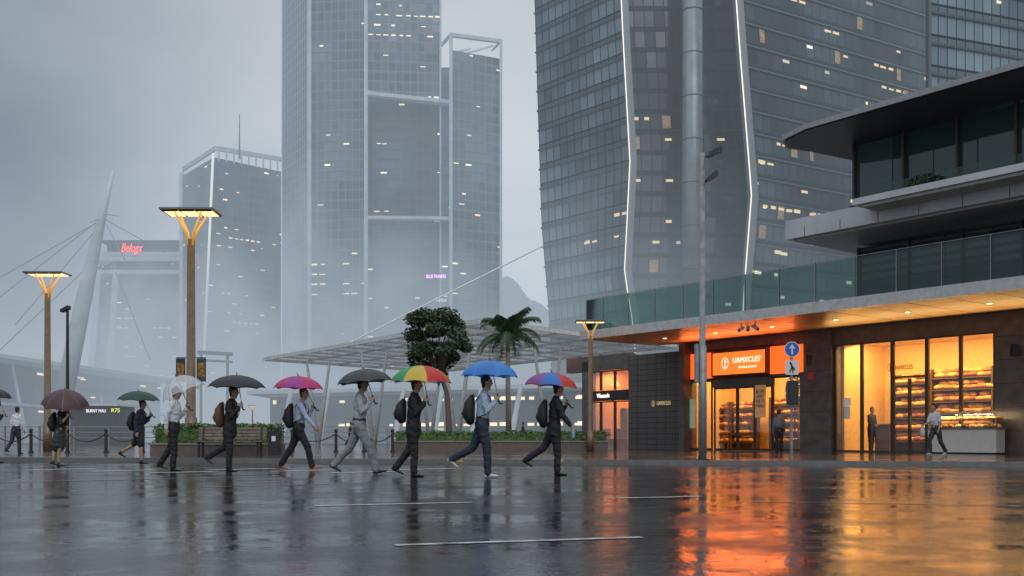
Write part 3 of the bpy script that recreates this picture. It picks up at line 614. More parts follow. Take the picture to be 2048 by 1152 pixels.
area(Lp((s_e+s_f)/2,FW+1.4,3.95),Lp((s_e+s_f)/2,FW+1.9,0),2.5,1.2,120,(1,.45,.2))
def soffit_fill(s0,s1,e,col):  # unseen uplight added to make the soffit glow, no fixture built
    c=Lp((s0+s1)/2,FW-.5,4.45); l=area(c,c+V((0,0,1))-NN*1.6,.15,abs(s1-s0),e,col)
    z=-(V((0,0,1))-NN*1.6).normalized(); y=U; x_=y.cross(z).normalized()
    l.rotation_euler=Matrix((x_,y,z)).transposed().to_euler()
soffit_fill(0,9.5,80,(1,.55,.18)); soffit_fill(11,17,90,(1,.20,.05)); 
dl=mat('downlight_lens',(.9,.8,.6),.4,var=0,em=(1,.75,.4),es=4)
for i,(s0,w0) in enumerate(((2.2,2.4),(5,2.4),(7.8,2.4),(10.6,2.4),(13.4,2.4),(16.2,2.4))):
    p=Lp(s0,w0,ZC-.03); t_=thing('downlight','small round recessed downlight, %s from the right in the warm soffit'%['first','second','third','fourth','fifth','sixth'][i],'light',tuple(p),group='downlights in the warm soffit')
    MB().tube(p,p+V((0,0,.028)),.08,n=16).build('lens',dl,t_); MB().path([p+V((0,0,.012)),p+V((0,0,.027))],[.12,.12],16,round_=False).build('trim',steel,t_)
bread=[mat('bread_crust',(.50,.22,.05),.5,bump=.4,var=.35,scale=9),mat('bread_golden',(.72,.42,.10),.5,bump=.4,var=.3,scale=9),mat('bread_dark',(.28,.10,.03),.5,bump=.4,var=.3,scale=9)]
wood=mat('shelf_wood',(.12,.06,.03),.5)
loafm=[]
for k,m in enumerate(bread):
    mb=MB(); mb.path([(-.11,0,.05),(-.05,0,.06),(.05,0,.06),(.11,0,.05)],[(.06,.045),(.08,.06),(.08,.06),(.06,.045)],10); 
    o=mb.build('loaf',m,smooth=True); loafm.append(o)
first=[True]*3
def loaf(p,rz,lab,grp,sc=1):
    k=random.choice((0,1,1,0,2))
    if first[k]: o=loafm[k]; first[k]=False
    else: o=loafm[k].copy(); C.objects.link(o)
    o.location=p; o.rotation_euler=(0,0,rz); o.scale=(sc,sc,sc); tag(o,lab,'bread',grp)
def shelf(s0,s1,w_,levels,lab,llab,grp,gap=.25,sc=1.35):
    if s0>s1: s0,s1=s1,s0
    t_=thing('bread_shelf',lab,'shelf',tuple(Lp((s0+s1)/2,w_,BASE)))
    for q in (s0,s1): lbox(MB(),q-.03,q+.03,w_-.22,w_+.25,BASE+.02,levels[-1]+.35).build('side_panel',wood,t_)
    lbox(MB(),s0+.03,s1-.03,w_+.23,w_+.25,BASE+.02,levels[-1]+.3).build('back_panel',wood,t_)
    for z in levels:
        lbox(MB(),s0+.03,s1-.03,w_-.24,w_+.22,z-.045,z).build('shelf_board',wood,t_)
        s=s0+.16
        while s<s1-.13:
            an=math.atan2(U.y,U.x)
            loaf(Lp(s,w_-.11,z+.002),an+random.uniform(-.6,.6),llab,grp,sc*random.uniform(.85,1.1))
            if random.random()<.85: loaf(Lp(s+gap/2,w_+.02,z+.11*sc),an+random.uniform(-.6,.6),llab,grp,sc*random.uniform(.85,1.1))
            s+=gap
shelf(SP(1992,7.4)+.05,SP(1868,7.4),7.4,[1.15,1.6,2.05,2.5,2.95],'tall wooden shelf of loaves behind the white counter','loaf on the shelf behind the white counter','loaves behind the white counter',.27,1.6)
shelf(SP(1862,7.4),SP(1794,7.4),7.4,[.55,1.0,1.45,1.9,2.35,2.8],'wooden shelf of loaves behind the glass door','loaf on the shelf behind the glass door','loaves behind the glass door',.27,1.6)
shelf(SP(1462,7.2),SP(1408,7.2),7.2,[.5,.87,1.24,1.61,1.98],'low wooden shelf of pastries inside the left bakery door','pastry on the low shelf inside the left bakery','pastries in the left bakery',.26,1.5)
shelf(SP(1512,7.2),SP(1468,7.2),7.2,[.5,.87,1.24,1.61,1.98],'narrow shelf of pastries seen through the double doors','pastry on the narrow shelf through the double doors','pastries through the doors',.26,1.5)
shelf(SP(1602,7.2),SP(1545,7.2),7.2,[.5,.9,1.3,1.7,2.1],'shelf of loaves right of the bakery doors','loaf on the shelf right of the bakery doors','loaves right of the doors',.26,1.5)
ct=thing('bakery_counter','white bakery display counter with glass top full of buns','counter',tuple(Lp(SP(1925),FW-.5,BASE)))
a,b=SP(1998,4.1),SP(1862,4.1)
lbox(MB(),a,b,3.9,4.5,BASE+.06,.95).build('cabinet',mat('counter_white',(.80,.76,.70),.35,var=.04),ct)
lbox(MB(),a+.05,b-.05,3.95,4.45,BASE,BASE+.058).build('plinth',dark,ct)
lbox(MB(),a-.03,b+.03,3.86,4.53,.952,.985).build('worktop',steel,ct)
clear=glassmat('counter_glass',(.98,.98,.97),0.0)
lbox(MB(),a,b,3.9,3.91,.987,1.53).build('glass_front',clear,ct); lbox(MB(),a,b,3.88,4.5,1.532,1.55).build('glass_top',mat('counter_top_glass',(.5,.55,.55),.1,var=0,alpha=.35),ct)
for q in (a+.02,(a+b)/2,b-.02): MB().tube(Lp(q,3.93,.985),Lp(q,3.93,1.53),.012,n=6).build('post',steel,ct)
lbox(MB(),a+.02,b-.02,4.05,4.45,1.24,1.255).build('glass_shelf',mat('counter_top_glass',(.5,.55,.55)),ct)
for zz_,dws in ((.987,(4.05,4.27)),(1.257,(4.14,4.33))):
    s=a+.15
    while s<b-.12:
        for dw in dws: loaf(Lp(s,dw,zz_),random.uniform(0,3),'bun under the glass top of the white counter','buns in the counter',1.3)
        s+=.24
area(Lp((a+b)/2,3.98,1.5),Lp((a+b)/2,4.25,1),b-a,.06,34,(1,.75,.4))
cbx=thing('cabinet','small dark wooden cabinet between window and glass door','cabinet',tuple(Lp(SP(1770,5.6),5.6,BASE)))
sx=SP(1770,5.6); lbox(MB(),sx-.3,sx+.3,5.4,5.8,BASE+.02,1.15).build('body',wood,cbx); lbox(MB(),sx-.33,sx+.33,5.37,5.83,1.152,1.19).build('top',dark,cbx); lbox(MB(),sx-.25,sx+.25,5.39,5.398,.3,1.0).build('door',mat('cab_door',(.18,.1,.05),.5),cbx)
bb=mat('shop_black',(.02,.02,.02),.4)
t_=thing('shop_sign','black shop sign with small white lettering at the far left shop','sign',tuple(Lp(SP(1215),FW,2.4)))
lbox(MB(),s_e+.02,s_f-.2,FW-.05,FW+.15,2.5,3.0).build('board',bb,t_)
text('lettering','Winesonle',wl,Lp(SP(1205,4.7),FW-.06,2.75),.32,xdir=-U,parent=t_,width=.9)
for a,b in ((1176,1200),(1201,1228),(1229,1259)):
    s1,s0=SP(a),SP(b); f=MB(); 
    for z0,z1 in ((BASE,2.48),(3.02,3.98)):
        lbox(f,s0,s0+.05,FW+.02,FW+.1,z0,z1); lbox(f,s1-.05,s1,FW+.02,FW+.1,z0,z1)
        lbox(f,s0+.05,s1-.05,FW+.02,FW+.1,z1-.06,z1)
    fo=f.build('window_frame',frm,pb); lbox(MB(),s0+.05,s1-.05,FW+.05,FW+.06,BASE,2.4).build('pane',shopglass,fo); lbox(MB(),s0+.05,s1-.05,FW+.05,FW+.06,3.02,3.9).build('pane',shopglass,fo)
for i,(px,z) in enumerate(((1188,.12),(1200,.12),(1212,.12),(1222,.12),(1240,.12),(1250,.12),(1188,.63),(1205,.63),(1240,.63),(1252,.63),(1188,1.14),(1250,1.14),(1212,.63),(1250,1.65))):
    p=Lp(SP(px,6.0),6.0,z+.01); t_=tag(MB().box(-.22,.22,-.15,.15,0,.5).build('display_crate',mat('goods_%d'%(i%4),[(.4,.12,.05),(.35,.25,.1),(.08,.05,.04),(.25,.3,.12)][i%4],.6),bevel=.03),'display crate stacked inside the far left small shop','crate','display crates in the small shop'); t_.location=p; t_.rotation_euler=(0,0,math.atan2(U.y,U.x))
p=Lp(SP(1230,6.2),6.2,3.3); t_=thing('pendant_lamp','orange pendant lamp glowing in the upper window of the small shop','lamp',tuple(p)); MB().path([p,p+V((0,0,.25))],[.28,.12],14,round_=False).build('shade',mat('pendant_shade',(.8,.25,.05),.5,var=0,em=(1,.35,.06),es=1.5),t_); MB().tube(p+V((0,0,.25)),p+V((0,0,1.0)),.012).build('cord',dark,t_)
for i,px in enumerate((1483,1496,1510)):
    ax=V((-.5+.35*i,-.6,-.25)).normalized(); p=Lp(SP(px,.5)+.0,.5,ZC-.02)
    t_=thing('security_camera',['leftmost','middle','rightmost'][i]+' of the three white security cameras under the canopy','camera',tuple(p))
    MB().tube(p,p-V((0,0,.16)),.02).build('bracket',steel,t_); q=p-V((0,0,.22)); MB().path([q-ax*.17,q+ax*.2],[.065,.075],12,round_=False).build('housing',mat('camera_white',(.6,.6,.6),.4),t_,smooth=False); MB().tube(q+ax*.2,q+ax*.21,.05).build('lens',dark,t_)
for px,py,lab in ((1615,720,'small dark wall lamp on the stone pillar'),(2028,700,'dark wall lamp right of the yellow windows')):
    p=Lp(SP(px,4.6),4.6,ZS(px,py,4.6)); t_=thing('wall_lamp',lab,'lamp',tuple(p)); MB().box(p.x-.09,p.x+.09,p.y-.09,p.y+.09,p.z-.2,p.z+.2).build('shade',dark,t_,bevel=.02); MB().tube(p,p+NN*.25,.03).build('arm',dark,t_)
# ------------------------------------------------------------------ glass canopy in middle
gc=thing('glass_canopy','wide flat glass and steel canopy over the plaza behind the trees','canopy',(-2,62,0))
P0=V((-1.5,46.7,6)); P1=V((-17.1,69,6)); P2=V((9.7,59,6)); P3=P1+P2-P0
wp=mat('canopy_steel',(.62,.64,.65),.4,haze=True); cg=mat('canopy_glass',(.05,.08,.085),.1,var=.3,scale=.6,haze=True,alpha=.55)
def beam(mb,a,b,w_,h,dz=0):
    d=(b-a).normalized(); n=V((-d.y,d.x,0))*w_/2; z=V((0,0,dz)); h=V((0,0,h))
    mb.hexa([a-n+z,b-n+z,b+n+z,a+n+z],[a-n+z+h,b-n+z+h,b+n+z+h,a+n+z+h])
up_=V((0,0,.25)); MB().quad([P0+up_,P2+up_,P3+up_,P1+up_]).build('glass_roof',cg,gc)
for a,b in ((P0,P1),(P0,P2),(P1,P3),(P2,P3)): m_=MB(); beam(m_,a,b,.12,.22,0); m_.build('edge_beam',wp,gc)
for i in range(1,12): m_=MB(); t=i/12; beam(m_,P0.lerp(P1,t),P2.lerp(P3,t),.14,.10,.1); m_.build('rafter',wp,gc)
for i in range(1,5): m_=MB(); t=i/5; beam(m_,P0.lerp(P2,t),P1.lerp(P3,t),.14,.08,.12); m_.build('purlin',wp,gc)
for u_,v_ in ((.15,.2),(.15,.55),(.15,.85),(.6,.2),(.6,.7)):
    c=P0+(P2-P0)*u_+(P1-P0)*v_; f=V((c.x,c.y,.12)); m_=MB()
    for dx in (-.8,.8): m_.path([f,V((c.x+dx,c.y,6.0))],[.15,.08],10,round_=False)
    m_.build('splayed_column',wp,gc,smooth=True)
area(V((4,52,5.3)),V((4,53,0)),4,3,50,(1,.4,.2))
# ------------------------------------------------------------------ street lamps
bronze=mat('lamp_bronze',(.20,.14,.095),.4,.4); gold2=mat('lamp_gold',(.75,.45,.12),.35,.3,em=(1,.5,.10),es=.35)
lampem=mat('lamp_panel',(1,.9,.7),.4,var=0,em=(1,.62,.27),es=1.8)
sl1=thing('street_lamp','tall street lamp with square lit head and two banners, nearest at left','street lamp',(GX(382,32),32,BASE))
H=7.75
MB().path([(0,0,0),(0,0,1.2),(0,0,1.21),(0,0,6.9)],[.19,.19,.15,.12],16,round_=False).build('pole',bronze,sl1,world=False,smooth=True)
for sx in (-1,1):
    for sy in (-1,1): MB().path([(.06*sx,.06*sy,6.7),(.12*sx,.08*sy,7.1),(.42*sx,.3*sy,H-.03)],[.045,.05,.03],8,round_=False).build('bracket_arm',gold2,sl1,world=False,smooth=True)
MB().box(-.84,.84,-.55,.55,H,H+.06).build('head_plate',mat('lamp_head',(.2,.19,.18),.4),sl1,world=False)
for x0,x1 in ((-.76,-.30),(-.22,.22),(.30,.76)):
    MB().box(x0,x1,-.42,.42,H-.025,H-.002).build('light_panel',lampem,sl1,world=False)
    MB().box(x0-.03,x1+.03,-.45,-.425,H-.05,H-.001).build('panel_trim',dark,sl1,world=False)
lamps=[(95,44,'tall street lamp with lit square head at the left edge, behind the dark brown umbrella'),(1181,41.2,'street lamp with lit square head beside the glass canopy, right of the palm')]
far=[(633,205,'tiny far street lamp behind the pink umbrella walker'),(505,215,'tiny far street lamp right of the dark umbrella'),(29,225,'tiny far street lamp at the far left, left one'),(66,200,'tiny far street lamp at the far left, right one')]
for px,Y,l in lamps+far:
    o=copy_tree(sl1); o.location=(GX(px,Y),Y,BASE if Y<75 else 0); o['label']=l
    if px==1181: o.scale=(.74,.74,(PZ(642,Y)-BASE)/7.8)
for sx,colr in ((-1,(.03,.035,.06)),(1,(.05,.06,.05))):
    x0=.18*sx; bn=thing('banner',('left' if sx<0 else 'right')+' dark banner with orange print on the nearest lamp post','banner',(GX(382,32)+x0,32,BASE+2.9))
    mb=MB().box(min(x0,x0+.3*sx),max(x0,x0+.3*sx),-.008,.008,2.35,3.1); mb.bm.transform(W[sl1]); mb.build('cloth',mat('banner_%d'%sx,colr,.6),bn)
    mb=MB().box(min(x0+.04*sx,x0+.26*sx),max(x0+.04*sx,x0+.26*sx),-.012,-.009,2.5,2.95); mb.bm.transform(W[sl1]); mb.build('orange_print',mat('banner_print',(.30,.14,.03),.6,var=.9,scale=9),bn)
    mb=MB(); mb.tube((x0-.1*sx,0,3.12),(x0+.3*sx,0,3.12),.012); mb.bm.transform(W[sl1]); mb.build('rod',dark,bn)
t_=thing('floodlight_post','slim dark post with small floodlight between lamp and leaning mast','post',(GX(135,60),60,BASE))
MB().tube((0,0,0),(0,0,8.2),.11,.08).build('pole',dark,t_,world=False); MB().hexa([(-.35,-.25,8.1),(.1,-.25,8.3),(.1,.25,8.3),(-.35,.25,8.1)],[(-.35,-.25,8.25),(.1,-.25,8.5),(.1,.25,8.5),(-.35,.25,8.25)]).build('floodlight',dark,t_,world=False)
t_=thing('gantry','far thin grey gantry frame in the mist behind the nearest lamp','gantry',(GX(430,140),140,0)); 
gfar=mat('gantry_grey',(.12,.13,.14),.5,haze=True)
for px in (402,455): MB().tube(P(px,870,140),P(px,705,140),.2).build('leg',gfar,t_)
m_=MB(); beam(m_,P(395,708,140),P(465,712,140),.4,.5); beam(m_,P(395,722,140),P(465,726,140),.4,.3); m_.build('truss',gfar,t_)
# ------------------------------------------------------------------ cctv pole
YP=24.6; px0=1405; X=GX(px0,YP)
t_=thing('camera_pole','tall grey pole with two floodlights and cabinet in front of the bakery','pole',(X,YP,BASE))
gm=mat('galvanised',(.26,.265,.27),.45,.3,var=.25)
MB().path([(0,0,0),(0,0,2.8),(0,0,2.81),(0,0,7.55)],[.105,.105,.075,.06],16,round_=False).build('pole',gm,t_,world=False,smooth=True)
MB().box(-.16,.16,-.16,.16,0,.03).build('base_plate',dark,t_,world=False)
MB().box(-.19,-.108,-.09,.09,1.9,2.85).build('cabinet',gm,t_,world=False,bevel=.01)
for z,dx,s_ in ((7.45,.12,1),(6.85,.08,.8)):
    MB().tube((0,0,z),(dx+.05,-.05,z+.02),.02).build('arm',dark,t_,world=False)
    MB().hexa([(dx,-.2,z-.04),(dx+.34*s_,-.2,z+.12),(dx+.34*s_,.05,z+.12),(dx,.05,z-.04)],[(dx,-.2,z+.06),(dx+.3*s_,-.2,z+.25),(dx+.3*s_,.05,z+.25),(dx,.05,z+.06)]).build('floodlight',dark,t_,world=False)
X=GX(1583,YP); t_=thing('sign_post','slim post with round blue up arrow sign, square sign and signal box','road sign',(X,YP,BASE))
MB().tube((0,0,0),(0,0,2.9),.035).build('pole',gm,t_,world=False)
zz=PZ(699,YP)-BASE; bl=mat('sign_blue',(.02,.12,.45),.35,var=.05); wh=mat('sign_white',(.7,.7,.7),.4,var=.05)
MB().tube((0,-.05,zz),(0,-.04,zz),.19,n=32).build('white_rim',wh,t_,world=False); MB().tube((0,-.056,zz),(0,-.051,zz),.172,n=32).build('blue_disc',bl,t_,world=False)
m_=MB(); m_.quad([(-.02,-.06,zz-.12),(.02,-.06,zz-.12),(.02,-.06,zz+.03),(-.02,-.06,zz+.03)]); f=m_.bm.faces.new([m_.bm.verts.new(p) for p in ((-.08,-.06,zz+.02),(.08,-.06,zz+.02),(0,-.06,zz+.13))]); m_.build('arrow',wh,t_,world=False)
zz=PZ(735,YP)-BASE; MB().box(-.16,.16,-.05,-.035,zz-.18,zz+.17).build('square_plate',wh,t_,world=False)
m_=MB().path([(-.04,-.058,zz+.12),(0,-.058,zz+.02),(.06,-.058,zz-.05)],[.02,.018,.015],6); m_.path([(0,-.058,zz+.03),(-.06,-.058,zz-.12)],[.015,.012],6); m_.path([(0,-.058,zz+.02),(.02,-.058,zz-.13)],[.015,.012],6); m_.build('pictogram',dark,t_,world=False)
MB().box(-.11,.15,-.1,.1,1.35,1.95).build('signal_box',dark,t_,world=False,bevel=.02)
# ------------------------------------------------------------------ bench, bin, planters, fence
bw=mat('bench_wood',(.22,.17,.14),.45,var=.3,bump=.2)
xb0,xb1=GX(391,30),GX(528,30); t_=thing('park_bench','wooden slatted bench in front of the planter hedge','bench',((xb0+xb1)/2,30,BASE)); hw=(xb1-xb0)/2
m_=MB(); 
for k in range(4): m_.box(-hw,hw,-.2+k*.11,-.11+k*.11,.43,.46)
m_.build('seat',bw,t_,world=False)
m_=MB()
for k in range(4): m_.box(-hw,hw,.27+k*.02,.30+k*.02,.5+k*.1,.575+k*.1)
m_.build('backrest',bw,t_,world=False)
for sx in (-1,1):
    m_=MB(); x0=sx*(hw-.15); m_.box(x0-.03,x0+.03,-.2,-.14,0,.425); m_.box(x0-.03,x0+.03,.2,.26,0,.425); m_.box(x0-.03,x0+.03,-.2,.26,.39,.425); m_.hexa([(x0-.03,.22,.42),(x0+.03,.22,.42),(x0+.03,.27,.42),(x0-.03,.27,.42)],[(x0-.03,.33,.9),(x0+.03,.33,.9),(x0+.03,.37,.9),(x0-.03,.37,.9)]); m_.build('leg',dark,t_,world=False)
t_=thing('litter_bin','dark square litter bin with white label beside the bench','bin',(GX(550,29.5),29.5,BASE))
MB().box(-.17,.17,-.17,.17,.03,.72).build('body',dark,t_,world=False,bevel=.02); MB().box(-.19,.19,-.19,.19,.8,.85).build('lid',dark,t_,world=False); m_=MB()
for a in (-.15,.15):
    for b in (-.15,.15): m_.box(a-.015,a+.015,b-.015,b+.015,.7,.8)
m_.build('lid_post',dark,t_,world=False); MB().box(-.06,.06,-.176,-.172,.45,.6).build('label_plate',wh,t_,world=False)
hedgem=mat('hedge_leaf',(.07,.14,.03),.45,var=.6,scale=5)
def planter(px0,px1,Y,dep,hz,ht,n,lab1,lab2):
    x0,x1=GX(px0,Y),GX(px1,Y); t_=thing('planter',lab1,'planter',((x0+x1)/2,Y+dep/2,BASE))
    m_=MB().box(x0,x1,Y,Y+dep,BASE,hz); m_.build('box',mat('planter_stone',(.14,.11,.095),.4,bump=.3),t_); MB().box(x0-.04,x1+.04,Y-.04,Y+dep+.04,hz+.002,hz+.06).build('rim',mat('planter_rim',(.24,.21,.19),.35),t_)
    h=MB(); h.box(x0+.12,x1-.12,Y+.12,Y+dep-.12,hz+.062,ht-.12); 
    leaves(h,((x0+x1)/2,Y+dep/2,(hz+ht)/2+.05),(x1-x0)/2-.02,dep/2+.02,(ht-hz)/2+.0,n,.06,box=True)
    k=x0
    while k<x1-.1: leaves(h,(k+.15,Y+dep*.4,ht-.03+random.uniform(-.07,.07)),.22,dep*.4,.09,60,.05); k+=.22
    h=h.build('hedge',hedgem,origin=((x0+x1)/2,Y+dep/2,hz)); tag(h,lab2,'hedge')
planter(300,552,31.0,1.3,.45,1.05,4500,'long low stone planter behind the bench','clipped green hedge behind the bench')
planter(785,1216,41.5,2.2,.50,.90,5000,'long low stone planter under the two trees','clipped hedge in the planter under the two trees')
fm=mat('fence_iron',(.05,.045,.04),.4,.4)
Yf=37; fx=[-14,62,135,212,285]; g2=[(584),(672),(728),(785)]
def fposts(lst,Y,nm):
    pr=None
    for i,px in enumerate(lst):
        x=GX(px,Y); o=thing('fence_post','iron chain fence post, %s from the left %s'%(['first','second','third','fourth','fifth'][i],nm),'post',(x,Y,BASE),group='chain fence posts '+nm)
        MB().path([(0,0,0),(0,0,.06),(0,0,.07),(0,0,.78)],[.1,.1,.06,.055],10,round_=False).build('shaft',fm,o,world=False,smooth=False); MB().ball((0,0,.84),.075,.075,.075).build('cap',fm,o,world=False,smooth=True)
        if pr is not None:
            m_=MB(); n=14; pts=[]
            for k in range(n+1):
                t=k/n; pts.append(V((pr+(x-pr)*t,Y,BASE+.72-.30*(1-(2*t-1)**2))))
            for k in range(n): m_.path([pts[k],pts[k+1]],[.028,.02],6)
            tag(m_.build('fence_chain',fm,origin=(pr,Y,BASE+.72)),'sagging chain right of the %s fence post %s'%(['first','second','third','fourth'][i-1],nm),'chain','fence chains '+nm)
        pr=x
fposts(fx,Yf,'at far left'); fposts(g2,39,'left of the tree planter')
t_=thing('railing','thin grey waterfront railing behind the chain fence','railing',(-12,46,BASE)); m_=MB()
x0,x1=GX(-60,46),GX(790,46)
for z in (.55,.8,1.05): m_.box(x0,x1,45.98,46.02,BASE+z,BASE+z+.04)
m_.build('rail',steel,t_); 
k=x0
while k<x1: MB().box(k-.03,k+.03,45.94,46.06,BASE,BASE+1.1).build('baluster',steel,t_); k+=1.6
# ------------------------------------------------------------------ trees
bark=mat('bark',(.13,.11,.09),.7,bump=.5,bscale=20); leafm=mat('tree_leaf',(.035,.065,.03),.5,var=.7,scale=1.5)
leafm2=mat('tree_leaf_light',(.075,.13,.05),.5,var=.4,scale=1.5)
YT=44; bx=GX(899,YT); t_=thing('street_tree','round dense green tree in the planter behind the rainbow umbrella','tree',(bx,YT,.5))
cx=GX(874,YT); cz=PZ(690,YT)
m_=MB(); m_.path([(bx,YT,.5),(bx-.05,YT,1.6),(bx-.1,YT,2.6),(cx+.1,YT,3.6)],[.16,.13,.11,.09],10)
cl=[]
for i in range(50):
    a=random.uniform(0,6.28); zz=random.uniform(-1,1); kk=math.sqrt(max(.12,1-zz*zz*.85)); rr=random.uniform(.15,1)**.5
    if zz<-.5: kk*=.8
    c=V((cx+math.cos(a)*1.5*rr*kk,YT+math.sin(a)*1.4*rr*kk,cz+zz*1.42)); cl.append(c)
    if zz>-.8 and i%2==0: m_.path([(cx+.08,YT,3.0+random.uniform(0,.7)),V((cx,YT,3.6)).lerp(c,.5)+V((0,0,.1)),c],[.06,.035,.015],6)
m_.build('trunk',bark,t_,smooth=True)
m_=MB()
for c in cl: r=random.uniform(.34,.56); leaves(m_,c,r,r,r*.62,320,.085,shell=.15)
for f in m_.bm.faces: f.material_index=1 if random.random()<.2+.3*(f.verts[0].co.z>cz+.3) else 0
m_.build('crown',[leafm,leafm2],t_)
YT=46; bx=GX(1016,YT); t_=thing('palm_tree','slim palm tree with drooping fronds right of the round tree','palm tree',(bx,YT,.5))
MB().path([(bx+.05,YT,.5),(bx,YT,2.5),(bx,YT,4.7)],[.15,.12,.10],10,round_=False).build('trunk',mat('palm_bark',(.22,.19,.16),.7,bump=.5,bscale=20),t_,smooth=True)
MB().path([(bx,YT,4.65),(bx,YT,5.5)],[.11,.07],10,round_=False).build('crownshaft',mat('crownshaft',(.14,.2,.08),.4),t_,smooth=True)
frondm=mat('frond_leaf',(.06,.11,.05),.45,var=.5,scale=2)
for i in range(17):
    a=i*2.4; ln=random.uniform(1.5,2.0); el=random.uniform(.2,1.3); m_=MB(); p=V((bx,YT,5.35)); d=V((math.cos(a)*math.cos(el),math.sin(a)*math.cos(el),math.sin(el))); pts=[p.copy()]
    for k in range(16): p=p+d*ln/16; d=(d+V((0,0,-.12-.03*(1-el)))).normalized(); pts.append(p.copy())
    m_.path(pts,[.025-.001*k for k in range(17)],5)
    for k in range(2,17):
        t=(pts[k]-pts[k-1]).normalized(); sd=t.cross(V((0,0,1))).normalized(); L_=.42*math.sin(math.pi*min(1,(k+2)/19))+.08
        for s_ in (-1,1):
            for j in (0,.5):
                q=pts[k-1].lerp(pts[k],j); e_=q+sd*s_*L_+t*.15+V((0,0,-.20-random.uniform(0,.12))); w_=t*.026
                m_.quad([q-w_,q+w_,q.lerp(e_,.6)+w_+V((0,0,.05)),e_])
    m_.build('frond',frondm,t_)
c=Lp(SP(1590,5.6),5.6,2.6); m_=MB(); leaves(m_,c,.4,.3,.7,350,.09); t_=thing('indoor_plant','leafy indoor plant glowing behind the bakery window right side','plant',tuple(Lp(SP(1590,5.6),5.6,BASE))); m_.build('foliage',mat('lit_leaf',(.15,.2,.04),.5),t_); MB().tube(Lp(SP(1590,5.6),5.6,BASE+.4),c,.03).build('stem',wood,t_); MB().tube(Lp(SP(1590,5.6),5.6,BASE+.02),Lp(SP(1590,5.6),5.6,BASE+.5),.18,.24,n=14).build('pot',stone,t_)
# ------------------------------------------------------------------ people
def remesh(mb,name,m,parent,vox,disp=0,mats=None):
    me=bpy.data.meshes.new('tmp'); mb.bm.normal_update(); bmesh.ops.recalc_face_normals(mb.bm,faces=mb.bm.faces[:]); mb.bm.to_mesh(me); mb.bm.free()
    o=bpy.data.objects.new('tmp',me); C.objects.link(o)
    r=o.modifiers.new('r','REMESH'); r.mode='VOXEL'; r.voxel_size=vox
    s_=o.modifiers.new('s','SMOOTH'); s_.factor=.5; s_.iterations=2 if vox<.01 else 3
    dg=bpy.context.evaluated_depsgraph_get(); dg.update(); m2=bpy.data.meshes.new_from_object(o.evaluated_get(dg)); bpy.data.objects.remove(o); m2.materials.clear()
    if disp:
        nn=[v.normal.copy() for v in m2.vertices]
        for v,n in zip(m2.vertices,nn):
            c=v.co; v.co=c+n*disp*(noise.noise(V((c.x*9,c.y*9,c.z*14)))+.5*noise.noise(V((c.x*22,c.y*22,c.z*30+9))))
    m2.name=name
    return link(name,m2,m,parent,world=False,smooth=True)
skinm=[mat('skin_a',(.42,.26,.18),.5,var=.08),mat('skin_b',(.28,.16,.10),.5,var=.08)]
hairm=mat('hair_black',(.012,.011,.011),.5,bump=.4,bscale=80)
eyem=mat('eye_dark',(.02,.02,.02),.2,var=0); lipm=mat('lips',(.30,.12,.10),.5,var=0)
def cloth(name,col,r=.75): return mat(name,col,r,var=.12,scale=5,bump=.35,bscale=14)
